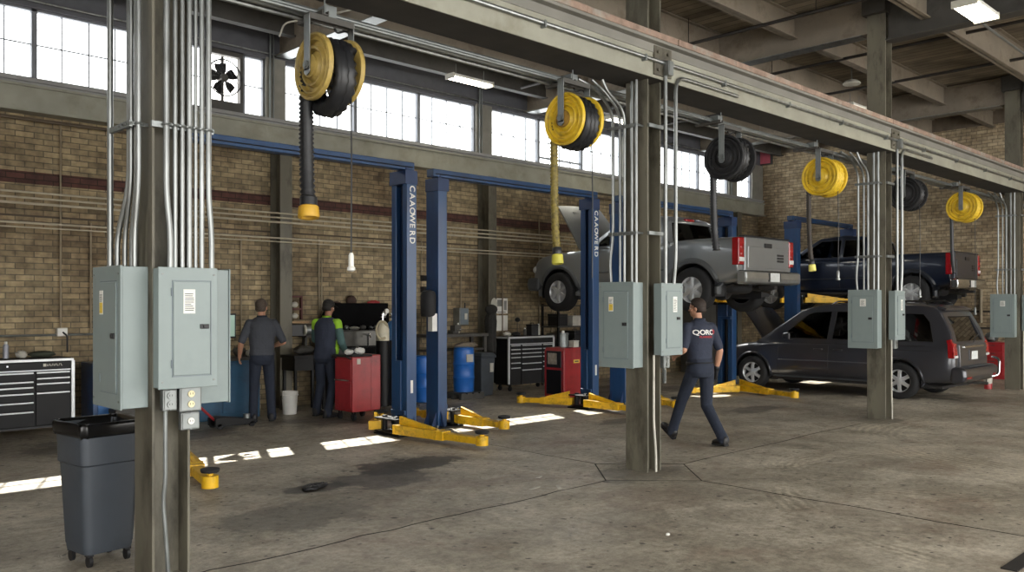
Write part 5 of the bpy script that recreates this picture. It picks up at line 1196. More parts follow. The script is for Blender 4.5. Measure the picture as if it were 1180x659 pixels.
    def hood(s, hinge_y, hinge_z, L, w0, w1, ang, m):
        b = B(); rings = []
        for i in range(9):
            u = i / 8; w = w0 + (w1 - w0) * u; y = u * L; dz = -.06 * u * u; rg = []
            top = [(w * k, y, dz + .05 * (1 - k * k)) for k in [-1, -.92, -.6, -.2, .2, .6, .92, 1]]
            bot = [(w * k * .99, y, dz + .05 * (1 - k * k) - .03) for k in [1, .92, .6, .2, -.2, -.6, -.92, -1]]
            rings.append(top + bot)
        b.loft(rings)
        for k in (-.5, 0, .5): b.box(w1 * k - .04, w1 * k + .04, .1, L * .85, -.02, .0)
        bmesh.ops.transform(b.bm, matrix=Matrix.Translation((0, hinge_y, hinge_z)) @ Matrix.Rotation(ang, 4, 'X'), verts=b.bm.verts)
        o = obj('hood', b, m, s.t, True, ang=.5)
        e = Matrix.Translation((0, hinge_y, hinge_z)) @ Matrix.Rotation(ang, 4, 'X')
        obj('hood_prop', B().cyl((w0 * .7, hinge_y + .55, hinge_z - .02), tuple(e @ Vector((w0 * .75, L * .55, -.02))), .008, 6), galv, o)
    def underbody(s, y0, y1, zr, rear_y, spare=None):
        t = s.t
        for sx in (-.42, .42): obj('frame_rail', B().box(sx - .05, sx + .05, y0, y1, zr, zr + .14), under_m, t, bevel=.01)
        b = B(); b.cyl((-.7, rear_y, .38), (.7, rear_y, .38), .05, 12); b.ball((.05, rear_y, .38), (.16, .18, .16), 14, 10)
        obj('rear_axle', b, under_m, t, True)
        obj('drive_shaft', B().cyl((.05, rear_y + .1, .38), (.05, y1 - 1.5, .42), .04, 10), under_m, t, True)
        obj('exhaust_pipe', B().tube(bend([(.4, y0 + .05, .36), (.5, rear_y - .3, .45), (.45, rear_y + .5, .36), (.3, y1 - 1.5, .38)], .2), .032, 10), dark_steel, t, True)
        obj('muffler', B().cyl((.35, rear_y + .7, .36), (.35, rear_y + 1.3, .36), .1, 16), dark_steel, t, True)
        for sx in (-.55, .55): obj('leaf_spring', B().tube(bend([(sx, rear_y - .6, .5), (sx, rear_y, .33), (sx, rear_y + .6, .5)], .6), .03, 6), under_m, t, True)
        if spare: obj('spare_tyre', B().torus((0, spare, .44), .25, .1, 'z', 32, 12).cyl((0, spare, .40), (0, spare, .48), .18, 20), rubber, t, True)

def pickup(label, loc, color, flare_m, L, bed_end, cab_top, ws_top, ws_base, wheels_y, hood_open, spare, chrome_bumper, W=.92, rail=1.28, quad=True):
    c = Car('pickup_truck', label, 'pickup truck', loc, color)
    nose = L
    st = [(.10, W * .97, .56, rail - .01, 0.), (.105, W * .975, .56, rail, 0.), (.16, W * .99, .55, rail, 0.), (.6, W, .46, rail, 0), (bed_end - .06, W, .42, rail, 0.), (bed_end, W, .42, rail - .02, 0.0),
          (bed_end + .12, W, .42, rail - .05, .0), ((bed_end + ws_base) / 2, W, .41, rail - .07, .0), (ws_base, W, .41, rail - .07, .0), (ws_base + .15, W, .42, rail - .08, .035), (nose - .55, W * .99, .46, rail - .12, .05), (nose - .22, W * .95, .50, rail - .17, .05),
          (nose - .07, W * .88, .52, rail - .27, .05), (nose - .02, W * .82, .55, rail - .38, .03), (nose, W * .78, .6, rail - .45, .02)]
    cuts = [B().box(-W + .12, W - .12, .17, bed_end - .08, .72, rail + .3)]
    cuts.append(B().box(-W + .16, W - .16, ws_base + .16, nose - .28, .62, rail + .3))
    cuts.append(B().box(-W + .13, W - .13, bed_end + .12, ws_base - .05, .62, rail + .3))
    c.lower(st, [(y, .40) for y in wheels_y], .475, cuts, .055)
    zb = rail - .075
    prof = [(bed_end + .06, zb), (bed_end + .16, zb + .44), (bed_end + .30, zb + .53), (cab_top, zb + .575), (ws_top, zb + .53), (ws_top + .08, zb + .49), (ws_base, zb)]
    mid = bed_end + .12 + (ws_top - bed_end) * .50
    wins = [([(bed_end + .24, zb + .06), (mid - .04, zb + .05), (mid - .06, zb + .46), (bed_end + .33, zb + .45)], True),
            ([(mid + .05, zb + .05), (ws_base - .30, zb + .05), (ws_base - .42, zb + .16), (ws_top - .03, zb + .46), (mid + .03, zb + .46)], False)]
    c.cab(prof, W * .92, W * .76, zb, zb + .575, wins, [(-.70, zb + .06), (.70, zb + .06), (.60, zb + .47), (-.60, zb + .47)], [(-.68, zb + .08), (.68, zb + .08), (.61, zb + .42), (-.61, zb + .42)])
    c.seats([(mid + .30, (-.38, .38)), (bed_end + .45, (-.38, .38))], zb - .42, ws_base - .62, ws_base - .3)
    for y, z in [(y, .40) for y in wheels_y]: c.flare(y, z, .475, .075, flare_m)
    for y in wheels_y:
        for s in (-1, 1): wheel(c.t, 'wheel', s * (W - .10), y, .40, s, .385, .25, 6, .225)
    # door seams, handles, mirrors
    z0, z1 = .52, zb - .01
    for y in (bed_end + .02,): c.line('door_seam', [(y, .46), (y, rail - .02)], .005, trim_black)
    for y in (bed_end + .22, mid, ws_base - .08): c.line('door_seam', [(y, .52), (y, zb - .03)], .005, trim_black)
    c.line('door_seam', [(bed_end + .22, .52), (ws_base - .08, .52)], .005, trim_black)
    c.line('side_moulding', [(bed_end + .1, .76), (ws_base - .1, .76)], .016, flare_m, True, .004)
    c.handle(mid - .18, zb - .12, c.col); c.handle(bed_end + .4 - .02, zb - .12, c.col) if quad else None
    c.mirror(ws_base - .34, zb + .10, trim_black)
    obj('running_board', B().box(-W - .03, -W + .12, wheels_y[0] + .6, wheels_y[1] - .6, .38, .43).box(W - .12, W + .03, wheels_y[0] + .6, wheels_y[1] - .6, .38, .43), trim_black, c.t, bevel=.01)
    # tailgate
    tg = obj('tailgate', B().box(-W * .80, W * .80, .055, .11, .66, rail - .005), color, c.t, bevel=.02)
    obj('tailgate_panel', B().box(-W * .70, W * .70, .045, .06, .76, rail - .16), color, tg, bevel=.008)
    obj('tailgate_handle', B().box(-.12, .12, .035, .06, rail - .17, rail - .09), trim_black, tg, bevel=.01)
    obj('tailgate_cap', B().box(-W * .82, W * .82, .05, .16, rail - .005, rail + .02), trim_black if not chrome_bumper else color, tg, bevel=.008)
    bd = B()
    for i in range(3): bd.box(.30, .52, .036, .048, rail - .30 - .05 * i, rail - .265 - .05 * i)
    obj('tailgate_badge', bd, trim_black, tg, bevel=.003)
    for sx in (-1, 1):
        x0, x1 = sorted((sx * W * .815, sx * (W - .004)))
        tl = obj('tail_light', B().box(x0, x1, .055, .20, .80, rail - .02), tail_red, c.t, bevel=.02)
        obj('reverse_lamp', B().box(x0 + .01, x1 - .01, .049, .06, .86, .93), lens, tl, bevel=.004)
        for zz in (.99, 1.10): obj('lamp_reflector', B().ball(((x0 + x1) / 2, .06, zz), (.05, .014, .045), 12, 8), tail_red, tl, True)
    bm_ = chrome if chrome_bumper else mat('bumper_steel', 'a4a6a4', .3, .8, .1)
    bp = obj('rear_bumper', B().prism([(-.06, .50), (-.08, .58), (-.07, .70), (.10, .70), (.10, .48)], -W * 1.0, W * 1.0, 'x'), bm_, c.t, bevel=.025)
    obj('bumper_step_pad', B().box(-W * .95, W * .95, -.06, .09, .70, .712), trim_black, bp, bevel=.004)
    obj('plate_recess', B().box(-.2, .2, -.084, -.07, .53, .68), trim_black, bp, bevel=.004)
    obj('license_plate', B().box(-.155, .155, -.089, -.082, .53, .68), plate_m, bp, bevel=.003)
    obj('hitch', B().box(-.05, .05, -.1, .2, .40, .46), under_m, c.t, bevel=.005)
    # front
    obj('front_bumper', B().prism([(nose - .25, .42), (nose + .06, .44), (nose + .10, .55), (nose + .06, .70), (nose - .25, .70)], -W * .96, W * .96, 'x'), flare_m, c.t, bevel=.05)
    obj('grille', B().box(-.45, .45, nose - .04, nose + .035, .70, rail - .36), trim_black, c.t, bevel=.02)
    for sx in (-1, 1): obj('head_light', B().ball((sx * W * .74, nose - .10, rail - .42), (.17, .12, .10), 16, 10), lens, c.t, True)
    if hood_open: c.hood(ws_base + .16, zb + .035, nose - ws_base - .30, W * .84, W * .72, hood_open, color)
    else: c.hood(ws_base + .14, zb - .01, nose - ws_base - .2, W * .86, W * .80, -.03, color)
    obj('engine', B().box(-.35, .35, ws_base + .3, nose - .45, .65, rail - .28).box(-.6, -.38, ws_base + .4, ws_base + .7, .7, rail - .25).cyl((.5, ws_base + .5, .7), (.5, ws_base + .5, rail - .2), .12, 14), under_m, c.t, bevel=.03)
    obj('brake_light', B().box(-.14, .14, bed_end + .17, bed_end + .30, zb + .475, zb + .515), tail_red, c.t, bevel=.01)
    c.underbody(.15, nose - .4, .46, wheels_y[0], spare)
    return c
grey_p = paint('silver_grey_car_paint', '868a8d', .45)
blue_p2 = paint('midnight_blue_car_paint', '1b2436', .35)
pickup('silver grey pickup raised on the lift with its hood open', (13.42, 7.47, 1.585), grey_p, mat('grey_cladding', '55585a', .5, .1, .06), 4.93, 1.45, 2.1, 2.65, 3.50, (.98, 4.10), .98, .75, False)
pk = pickup('dark blue pickup raised on the lift by the end wall', (20.84, 6.70, 1.60), blue_p2, mat('dark_cladding', '20242c', .45), 5.4, 1.78, 2.6, 3.15, 3.98, (.92, 4.4), 0, .8, True, rail=1.30)

# ------------------------------------------------------------------ minivan
van_p = paint('dark_grey_van_paint', '3c3d43', .4)
c = Car('minivan', 'dark grey minivan on the floor with its hood open', 'minivan', (16.98, 5.36, 0), van_p)
W = .935; L = 4.95
st = [(.05, W * .90, .40, 1.02, 0), (.06, W * .92, .38, 1.02, 0), (.14, W * .97, .32, 1.02, 0.), (.5, W, .28, 1.02, 0.), (2.0, W, .25, 1.0, 0.), (3.3, W, .25, .99, 0.), (3.72, W, .25, .985, .03), (4.1, W * .99, .26, .94, .07), (4.55, W * .94, .28, .86, .08), (4.80, W * .84, .30, .76, .07), (4.92, W * .74, .34, .66, .05), (4.95, W * .70, .40, .60, .02)]
c.lower(st, [(1.0, .34), (4.0, .34)], .405, [B().box(-.70, .70, 3.85, 4.62, .5, 1.4), B().box(-.78, .78, .25, 3.6, .45, 1.3)], .05)
zb = .985; zr = 1.74
prof = [(.055, zb - .03), (.14, 1.25), (.32, 1.60), (.45, 1.69), (.9, 1.735), (1.8, 1.75), (2.5, 1.73), (2.85, 1.66), (3.0, 1.60), (3.95, zb - .02)]
wins = [([(.42, 1.06), (1.30, 1.06), (1.28, 1.58), (.62, 1.56), (.50, 1.42)], True), ([(1.42, 1.06), (2.30, 1.06), (2.24, 1.60), (1.40, 1.59)], True), ([(2.40, 1.06), (3.22, 1.06), (3.30, 1.16), (2.82, 1.54), (2.70, 1.58), (2.34, 1.60)], False)]
c.cab(prof, W * .945, W * .79, zb, zr, wins, [(-.76, zb + .06), (.76, zb + .06), (.63, 1.60), (-.63, 1.60)], [(-.68, 1.07), (.68, 1.07), (.60, 1.52), (-.60, 1.52)], .04, .035)
c.seats([(2.35, (-.40, .40)), (1.4, (-.4, .4)), (.5, (-.4, .4))], .55, 2.98, 3.35)
for y in (1.0, 4.0):
    for s in (-1, 1): wheel(c.t, 'wheel', s * (W - .09), y, .335, s, .335, .215, 6, .21)
clad = mat('van_cladding', '4a4d52', .5, .1, .06)
for y in (1.0, 4.0): c.flare(y, .34, .405, .03, van_p)
for y in (1.36, 2.36, 3.42): c.line('door_seam', [(y, .36), (y, zb - .03)], .005, trim_black)
c.line('door_seam', [(1.36, .36), (3.42, .36)], .005, trim_black)
c.line('side_moulding', [(1.42, .63), (3.40, .63)], .014, clad, True, .003)
c.line('side_moulding', [(.55, .985), (3.4, .97)], .008, trim_black, True, .002)
c.line('rocker_trim', [(1.46, .30), (3.54, .30)], .02, clad, True, -.005)
for y in (2.56, 2.16): c.handle(y, .86, van_p)
c.line('slide_rail', [(.42, .90), (1.3, .90)], .007, trim_black, True, .002)
c.mirror(3.18, 1.10, van_p)
for sx in (-1, 1):
    obj('roof_rail', B().tube(bend([(sx * .62, .6, 1.74), (sx * .62, .7, 1.80), (sx * .62, 2.3, 1.80), (sx * .62, 2.4, 1.74)], .06), .014, 8), chrome, c.t, True)
    x0, x1 = sorted((sx * W * .79, sx * W * .985))
    tl = obj('tail_light', B().prism([(.045, .78), (.16, .78), (.17, 1.02), (.19, 1.10), (.115, 1.12), (.06, 1.0)], x0, x1, 'x'), tail_red, c.t, bevel=.015)
    obj('reverse_lamp', B().box(x0 + .01, x1 - .005, .038, .12, .785, .83), lens, tl, bevel=.006)
    obj('head_light', B().ball((sx * .66, 4.74, .70), (.17, .16, .09), 16, 10), lens, c.t, True)
    obj('tail_pillar_light', B().box(x0 + .0, x1 - .02, .05, .1, .84, .9), tail_red, tl, bevel=.006)
obj('rear_spoiler', B().prism([(.26, 1.66), (.42, 1.71), (.44, 1.66), (.30, 1.62)], -.66, .66, 'x'), van_p, c.t, bevel=.012)
tg = obj('tailgate', B().prism([(.02, .62), (.06, .62), (.075, 1.04), (.035, 1.02)], -.70, .70, 'x'), van_p, c.t, bevel=.015)
obj('plate_recess', B().box(-.24, .24, .012, .03, .72, .92), van_p, tg, bevel=.006)
obj('license_plate', B().box(-.155, .155, .006, .014, .74, .89), plate_m, tg, bevel=.003)
obj('tailgate_trim', B().box(-.5, .5, .012, .04, .955, .99), chrome, tg, bevel=.006)
obj('rear_wiper', B().tube([(0, .03, 1.05), (.3, .085, 1.14), (.5, .10, 1.18)], .01, 6), trim_black, tg)
rb = obj('rear_bumper', B().loft([[(sx * x, y, z) for x, y, z in ((W * .95, .16, .32), (W * .95, .16, .66), (W * .97, .5, .66), (W * .97, .5, .32))] for sx in (1, -1)][:1] + [], cap=True) if False else B().prism([(-.10, .36), (-.13, .46), (-.12, .60), (.0, .63), (.14, .63), (.14, .33)], -W * .955, W * .955, 'x'), van_p, c.t, bevel=.06)
rb.modifiers['bevel'].segments = 5
obj('bumper_step_pad', B().box(-.66, .66, -.115, .08, .625, .637), clad, rb, bevel=.004)
obj('bumper_reflector', B().box(-.8, -.6, -.135, -.12, .42, .46).box(.6, .8, -.135, -.12, .42, .46), tail_red, rb, bevel=.004)
obj('tow_bar', B().tube(bend([(.55, -.10, .40), (.70, -.18, .42), (.82, -.16, .72), (.86, -.02, .75)], .08), .022, 10), chrome, rb, True)
obj('front_bumper', B().prism([(4.6, .28), (4.95, .30), (5.0, .42), (4.96, .58), (4.6, .60)], -W * .82, W * .82, 'x'), van_p, c.t, bevel=.06)
obj('grille', B().box(-.4, .4, 4.86, 4.955, .58, .72), trim_black, c.t, bevel=.02)
c.hood(3.86, 1.02, .82, .70, .60, .96, van_p)
obj('engine', B().box(-.45, .45, 3.95, 4.5, .5, .82).cyl((.5, 4.2, .6), (.5, 4.2, .88), .1, 14), under_m, c.t, bevel=.03)
obj('exhaust_pipe', B().cyl((.5, -.06, .27), (.5, .8, .27), .03, 10), dark_steel, c.t, True)
obj('floor_pan', B().box(-.78, .78, .3, 4.5, .22, .27), under_m, c.t)
# ================================================================== people (facing +y locally)
skin = mat('skin', 'b98a70', .55, 0, .08, 12)
skin2 = mat('tanned_skin', '8f6650', .55, 0, .08, 12)
def cloth(name, c): return mat(name, c, .85, 0, .16, 5, bump=1., bscale=8)
navy = cloth('navy_work_cloth', '2a3040'); navy_dk = cloth('dark_navy_cloth', '1f2635'); slate = cloth('slate_shirt', '3d4047'); lime = cloth('lime_hi_vis', '8fbf2e'); teal_c = cloth('grey_teal_cloth', '45605f')
shoe_m = mat('black_boot', '1c1b1c', .5, 0, .2)
def voxel(name, b, m, parent, size, it, ang=None):
    o = obj(name, b, m, parent)
    md = o.modifiers.new('r', 'REMESH'); md.mode = 'VOXEL'; md.voxel_size = size; md.use_smooth_shade = True
    md = o.modifiers.new('s', 'SMOOTH'); md.factor = .5; md.iterations = it
    bake(o)
    for f in o.data.polygons: f.use_smooth = True
    if not o.data.materials: o.data.materials.append(m)
    return o
def hand(b, wrist, d, palm, thumb, g=0., curl=.5):
    """d: finger direction, palm: palm normal, thumb: side of the thumb"""
    d = Vector(d).normalized(); t = Vector(thumb); t = (t - d * t.dot(d)).normalized(); n = d.cross(t)
    if n.dot(Vector(palm)) < 0: n = -n
    w = Vector(wrist)
    b.capsule(w - d * .02, w + d * .03, .027 + g, .027 + g)
    for k in range(4):
        s = (1.5 - k) / 1.5 * .029
        b.capsule(w + d * .02 + t * s * .7, w + d * .088 + t * s, .0145 + g, .0125 + g)
        L = (.041, .046, .043, .033)[k]; p = w + d * .09 + t * s; a = .25 * curl; r = (.0092, .0092, .0088, .008)[k] + g
        for j, q in enumerate((1., .72, .55)):
            v = d * math.cos(a) + n * math.sin(a) + t * (s * 1.2 if j == 0 else 0); e = p + v * L * q
            b.capsule(p, e, r, r * .93, 10); p = e; r *= .93; a += .75 * curl
    p = w + d * .028 + t * .026; 
    for q, v in ((.045, d * .62 + t * .62 + n * .3), (.034, d * .85 + t * .30 + n * .40), (.027, d * .95 + n * .35)):
        e = p + v.normalized() * q; b.capsule(p, e, .0125 + g, .0105 + g, 10); p = e
def person(label, loc, rz, P):
    t = thing('person', label, 'person', loc, rz)
    Vv = Vector; yaw = P.get('twist', 0.); lean = P.get('lean', 0.); hz = P.get('hip', .93)
    S = lambda z: lean * max(0, z - hz)                      # forward offset of the spine
    def rot(x, y, z):
        a = yaw * min(1, max(0, (z - hz) / .4)); return Vv((x * math.cos(a) - y * math.sin(a), x * math.sin(a) + y * math.cos(a) + S(z), z))
    secs = [(-.10, .12, .10, 0), (-.04, .155, .115, -.01), (.04, .158, .115, -.01), (.13, .145, .105, .0), (.24, .152, .112, .005), (.36, .166, .118, .0), (.46, .168, .112, -.008), (.53, .150, .09, -.012), (.575, .10, .066, -.01), (.60, .062, .058, -.005)]
    def torso(b, g, i0, i1):
        rings = []
        for dz, w, d, oy in secs[i0:i1]:
            rings.append([rot((w + g) * math.copysign(abs(math.cos(a)) ** .85, math.cos(a)), oy + (d + g) * math.sin(a), hz + dz) for a in [2 * PI * k / 28 for k in range(28)]])
        b.loft(rings)
    sh = [rot(s * .178, -.01, hz + .51) for s in (-1, 1)]
    A = P['arms']; Lg = P['legs']
    b = B(); torso(b, -.012, 0, 10)
    nk = rot(0, -.005, hz + .585); hd = rot(0, .03, hz + .745) + Vv(P.get('head_off', (0, 0, 0)))
    b.capsule(nk - Vv((0, 0, .05)), hd - Vv((0, .0, .05)), .058, .054)
    HM = Matrix.Translation(hd) @ Euler(P.get('head', (0, 0, 0)), 'XYZ').to_matrix().to_4x4()
    def hb(c, r): 
        c = HM @ Vv(c); M = HM.copy(); M.translation = c
        bmesh.ops.create_uvsphere(b.bm, u_segments=20, v_segments=14, radius=1, matrix=M @ Matrix.Diagonal((*r, 1)))
    hb((0, -.012, .03), (.074, .094, .088)); hb((0, .018, -.03), (.060, .070, .078)); hb((0, .050, -.075), (.034, .034, .030)); hb((0, .092, -.018), (.012, .020, .013)); hb((0, .084, .0), (.010, .013, .028))
    hb((0, .075, .022), (.050, .014, .010)); hb((0, .083, -.050), (.024, .010, .006)); hb((0, .080, -.061), (.020, .010, .006))
    for s in (-1, 1): hb((s * .077, -.008, -.008), (.010, .020, .032)); hb((s * .040, .055, -.02), (.024, .024, .020))
    for i, s in enumerate((-1, 1)):
        e, w = Vv(A[i]['elbow']), Vv(A[i]['wrist'])
        b.capsule(sh[i], e, .048, .040); b.capsule(e, e.lerp(w, .35), .040, .042); b.capsule(e.lerp(w, .35), w, .042, .028)
        hand(b, w, A[i].get('d') or (w - e), A[i]['palm'], A[i]['thumb'], 0, A[i].get('curl', .5))
        hp, kn, an = Vv(Lg[i]['hip']), Vv(Lg[i]['knee']), Vv(Lg[i]['ankle'])
        b.capsule(hp, kn, .078, .052); b.capsule(kn, kn.lerp(an, .3), .050, .054); b.capsule(kn.lerp(an, .3), an, .054, .038)
        b.capsule(an, Vv(Lg[i]['toe']) , .04, .03)
    body = voxel('body', b, P['skin'], t, .0055, 2)
    for s in (-1, 1):
        eb = B(); c = HM @ Vv((s * .032, .0735, .004)); eb.ball(c, .0115, 12, 8); obj('eye', eb, white, body, True)
        eb = B(); c = HM @ Vv((s * .032, .0825, .004)); eb.ball(c, .0045, 8, 6); obj('pupil', eb, black, body, True)
    # hair
    b = B(); M = HM @ Matrix.Translation((0, -.014, .036)) @ Matrix.Diagonal((.081, .101, .094, 1))
    bmesh.ops.create_uvsphere(b.bm, u_segments=28, v_segments=20, radius=1, matrix=M)
    M2 = HM @ Matrix.Translation((0, -.045, -.012)) @ Matrix.Diagonal((.072, .066, .07, 1)); bmesh.ops.create_uvsphere(b.bm, u_segments=24, v_segments=16, radius=1, matrix=M2)
    iv = HM.inverted()
    kill = [v for v in b.bm.verts if (lambda q: q.y > .052 + .25 * (q.z - .06) and q.z < .088 or q.z < -.06 or (q.y > .012 and q.z < .03))(iv @ v.co)]
    bmesh.ops.delete(b.bm, geom=kill, context='VERTS')
    h = obj('hair', b, P['hair'], t, True, ang=3); md = h.modifiers.new('thick', 'SOLIDIFY'); md.thickness = .012; md.offset = 0
    # shirt
    b = B(); torso(b, P.get('fit', .016), 2 if not P.get('overall') else 1, 10)
    for i in range(2):
        e, w = Vv(A[i]['elbow']), Vv(A[i]['wrist']); k = P.get('sleeve', .85)
        b.capsule(sh[i], sh[i].lerp(e, min(k, 1)), .066, .058)
        b.capsule(rot(0, -.01, hz + .50), sh[i], .075, .064)
        if k > 1: b.capsule(e, e.lerp(w, .93), .055, .042)
    shirt = voxel('shirt' if not P.get('overall') else 'overall_top', b, P['shirt'], t, .009, 4)
    # crisp collar
    b = B(); rings = []
    for dz, r in ((.565, .078), (.60, .070), (.615, .074), (.585, .086)):
        rings.append([rot(r * math.cos(a), -.004 + r * .98 * math.sin(a), hz + dz + (.012 if math.sin(a) < 0 else -.012)) for a in [2 * PI * k / 24 for k in range(24)]])
    b.loft(rings, cap=False); cl = obj('collar', b, P.get('collar', P['shirt']), shirt, True, ang=3); md = cl.modifiers.new('thick', 'SOLIDIFY'); md.thickness = .006
    # trousers
    b = B(); torso(b, .02, 0, 4)
    for i in range(2):
        hp, kn, an = Vv(Lg[i]['hip']), Vv(Lg[i]['knee']), Vv(Lg[i]['ankle'])
        b.capsule(hp, kn, .095, .072); b.capsule(kn, an + Vv((0, 0, .0)), .072, .062); b.capsule(an.lerp(kn, .12), an + (an - kn).normalized() * .03, .066, .068)
    tr = voxel('trousers', b, P['trousers'], t, .009, 4)
    if not P.get('overall'):
        b = B(); rings = []
        for dz, g in ((.045, .026), (.085, .026)):
            rings.append([rot((.152 + g) * math.copysign(abs(math.cos(a)) ** .85, math.cos(a)), (.112 + g) * math.sin(a), hz + dz) for a in [2 * PI * k / 28 for k in range(28)]])
        b.loft(rings, cap=False); o = obj('belt', b, black, tr, True, ang=3); md = o.modifiers.new('thick', 'SOLIDIFY'); md.thickness = .006
    for i, s in enumerate((-1, 1)):
        an, to = Vv(Lg[i]['ankle']), Vv(Lg[i]['toe']); f = (to - an); f = Vv((f.x, f.y, to.z - (an.z - .07))).normalized(); up = Vv((1, 0, 0)).cross(f).normalized()
        if up.z < 0: up = -up
        sd = f.cross(up); o0 = an - up * .085
        b = B(); rings = []
        for u, w, h in ((-.085, .022, .07), (-.075, .036, .095), (-.03, .041, .11), (.03, .042, .10), (.08, .045, .075), (.14, .048, .055), (.18, .042, .045), (.205, .024, .032)):
            rings.append([o0 + f * u + sd * w * math.cos(a) + up * (max(0, .5 + .62 * math.sin(a)) * h if True else 0) for a in [2 * PI * k / 16 for k in range(16)]])
        b.loft(rings); so = obj('shoe', b, shoe_m, t, True, ang=2)
        b = B(); rings = []
        for u, w in ((-.09, .024), (-.075, .038), (0, .043), (.08, .048), (.14, .051), (.185, .044), (.21, .02)):
            rings.append([o0 + f * u + sd * w * q + up * hh for q, hh in ((-1, -.012), (1, -.012), (1, .012), (-1, .012))])
        b.loft(rings); obj('sole', b, rubber, so, bevel=.003)
    return t, body, shirt, tr, sh, rot, HM, hz
hair_br = mat('dark_brown_hair', '2b2019', .7, 0, .3, 60); hair_gr = mat('short_greying_hair', '4a3f36', .75, 0, .3, 60); hair_bk = mat('black_hair', '17130f', .7, 0, .3, 60)
wk = dict(skin=skin, hair=hair_br, shirt=navy, trousers=navy_dk, twist=-.05, lean=.05, hip=.93, head=(-.06, 0, .62), sleeve=.82,
          arms=[dict(elbow=(-.27, -.04, 1.17), wrist=(-.22, .20, 1.09), palm=(1, 0, 0), thumb=(0, 0, 1), curl=.9),
                dict(elbow=(.275, -.04, 1.15), wrist=(.285, .05, .90), palm=(-1, 0, 0), thumb=(0, 1, 0), curl=.7)],
          legs=[dict(hip=(-.085, .02, .90), knee=(-.10, .24, .52), ankle=(-.10, .43, .135), toe=(-.11, .57, .155)),
                dict(hip=(.085, -.02, .90), knee=(.10, .0, .47), ankle=(.10, -.31, .115), toe=(.12, -.14, .035))])
t, body, shirt, tr, sh, rot, HM, hz = person('person in navy lettered work shirt walking past the middle column', (9.06, 6.0, 0), -.34, wk)
# black glove on the right hand
b = B(); e, w = Vector(wk['arms'][1]['elbow']), Vector(wk['arms'][1]['wrist'])
hand(b, w, w - e, (-1, 0, 0), (0, 1, 0), .006, .7); b.capsule(e.lerp(w, .85), w, .040, .036); voxel('glove', b, black, t, .0065, 2)
# lettering pressed onto the back of the shirt
tree = BVHTree.FromPolygons([v.co.copy() for v in shirt.data.vertices], [list(p.vertices) for p in shirt.data.polygons])
def on_back(name, s, size, z, m, x0, parent, sx=1.):
    me = text_mesh(s, size, .0015)
    for v in me.vertices:
        x, y, d = v.co; q = Vector((x0 + x * sx, -1, z + y)); r = tree.ray_cast(q, Vector((0, 1, 0)))
        yy = r[0].y if r[0] else -.12
        v.co = (q.x, yy - .003 - d, q.z)
    return obj(name, me, m, parent)
on_back('lettering', 'QORC', .085, hz + .45, mat('white_print', 'e6e4e0', .7, 0, .02), -.018, shirt, 1.12)
on_back('red_lettering', 'O', .085, hz + .45, mat('red_print', 'b3262c', .7), .142, shirt, .8)
on_back('red_lettering', 'PLANNERS', .036, hz + .395, mat('red_print', 'b3262c', .7), .01, shirt, 1.1)
p2 = dict(skin=skin, hair=hair_gr, shirt=slate, trousers=navy_dk, twist=.0, lean=.03, hip=.94, head=(.10, 0, -.45), sleeve=.9, collar=navy_dk, fit=.03,
          arms=[dict(elbow=(-.30, -.03, 1.17), wrist=(-.30, .16, .97), palm=(1, 0, 0), thumb=(0, 1, 0), curl=.5),
                dict(elbow=(.31, -.02, 1.17), wrist=(.20, .22, 1.10), palm=(-1, 0, 0), thumb=(0, 0, 1), curl=.8)],
          legs=[dict(hip=(-.09, 0, .91), knee=(-.11, .02, .50), ankle=(-.13, -.02, .10), toe=(-.17, .15, .03)),
                dict(hip=(.09, 0, .91), knee=(.12, .03, .50), ankle=(.14, .0, .10), toe=(.18, .17, .03))])
person('person in grey work shirt standing at the teal workbench, seen from behind', (6.20, 11.70, 0), -.35, p2)
p3 = dict(skin=skin2, hair=hair_bk, shirt=navy, trousers=navy_dk, twist=.15, lean=.10, hip=.93, head=(-.22, 0, -.1), sleeve=1.2, overall=True, fit=.026, collar=lime,
          arms=[dict(elbow=(-.25, .10, 1.18), wrist=(-.18, .32, 1.08), palm=(1, 0, 0), thumb=(0, 0, 1), curl=.8),
                dict(elbow=(.27, .04, 1.15), wrist=(.21, .24, 1.0), palm=(-1, 0, 0), thumb=(0, 1, 0), curl=.8)],
          legs=[dict(hip=(-.09, 0, .90), knee=(-.12, .06, .50), ankle=(-.14, -.02, .10), toe=(-.16, .16, .03)),
                dict(hip=(.09, 0, .90), knee=(.13, .02, .50), ankle=(.16, -.16, .10), toe=(.19, .01, .03))])
t, body, shirt, tr, sh, rot, HM, hz = person('person in navy overalls with lime shoulders beside the red cart', (7.20, 11.58, 0), -1.15, p3)
b = B()
for i in range(2):
    b.capsule(rot(0, -.01, hz + .50), sh[i], .082, .071); b.capsule(sh[i], sh[i].lerp(Vector(p3['arms'][i]['elbow']), .25), .073, .069)
voxel('shoulder_yoke', b, lime, shirt, .009, 4)
for i in range(2):
    e, w = Vector(p3['arms'][i]['elbow']), Vector(p3['arms'][i]['wrist']); b = B(); b.capsule(sh[i].lerp(e, .35), e, .066, .062); b.capsule(e, e.lerp(w, .93), .061, .047); voxel('sleeve', b, teal_c, shirt, .009, 3)
b = B()
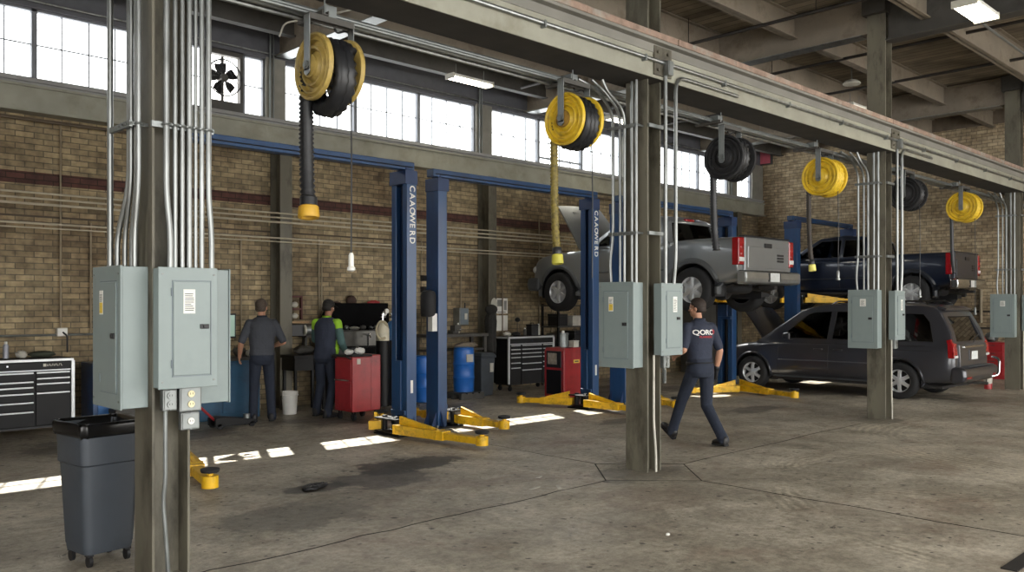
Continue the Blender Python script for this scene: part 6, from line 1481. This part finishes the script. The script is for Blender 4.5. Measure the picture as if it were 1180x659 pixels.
for k in range(6):
    z = hz + .02 + .05 * k; b.ball(rot(.13 + .006 * k, .06, z), (.055, .075, .05), 14, 10)
voxel('side_panel', b, lime, shirt, .009, 4)
b = B(); M = HM @ Matrix.Translation((0, -.012, .045)) @ Matrix.Diagonal((.088, .108, .095, 1)); bmesh.ops.create_uvsphere(b.bm, u_segments=24, v_segments=16, radius=1, matrix=M)
iv = HM.inverted(); bmesh.ops.delete(b.bm, geom=[v for v in b.bm.verts if (iv @ v.co).z < .045], context='VERTS')
b.loft([[HM @ Vector((x, y, z)) for x, y, z in ((-.07, .06, .052), (.07, .06, .052), (.07, .06, .058), (-.07, .06, .058))], [HM @ Vector((x, y, z)) for x, y, z in ((-.05, .17, .04), (.05, .17, .04), (.05, .17, .046), (-.05, .17, .046))]])
o = obj('cap', b, mat('dark_cloth', '22211f'), t, True, ang=1); md = o.modifiers.new('thick', 'SOLIDIFY'); md.thickness = .006

# ================================================================== camera, sky and sun
cam = bpy.data.cameras.new('camera'); co = bpy.data.objects.new('camera', cam); COL.objects.link(co)
F_PX = 990.; yaw = math.atan(1020 / 990.)
cam.sensor_width = 36; cam.lens = F_PX / 1180 * 36; cam.shift_y = (353 - 329.5) / 1180; cam.clip_start = .05
co.location = (0, 0, 1.7); co.rotation_euler = (PI / 2, 0, -(PI / 2 - yaw)); scene.camera = co
w = bpy.data.worlds.new('overcast_sky'); scene.world = w; w.use_nodes = True
bg = w.node_tree.nodes['Background']; bg.inputs['Color'].default_value = (1, .985, .95, 1); bg.inputs['Strength'].default_value = SKY
sd = Vector((-.43, -1, -1.355)).normalized()
sun = bpy.data.lights.new('sun', 'SUN'); sun.energy = SUN; sun.angle = .007; sun.color = (1, .93, .82)
so = bpy.data.objects.new('sun', sun); COL.objects.link(so); so.rotation_euler = sd.to_track_quat('-Z', 'Y').to_euler(); so.location = (8, 20, 12)
for x, y in ((12.15, 3.83),):
    pass
scene.view_settings.view_transform = 'Standard'; scene.view_settings.look = 'None'; scene.view_settings.gamma = 1; scene.view_settings.use_curve_mapping = False
scene.view_settings.exposure = EXPO
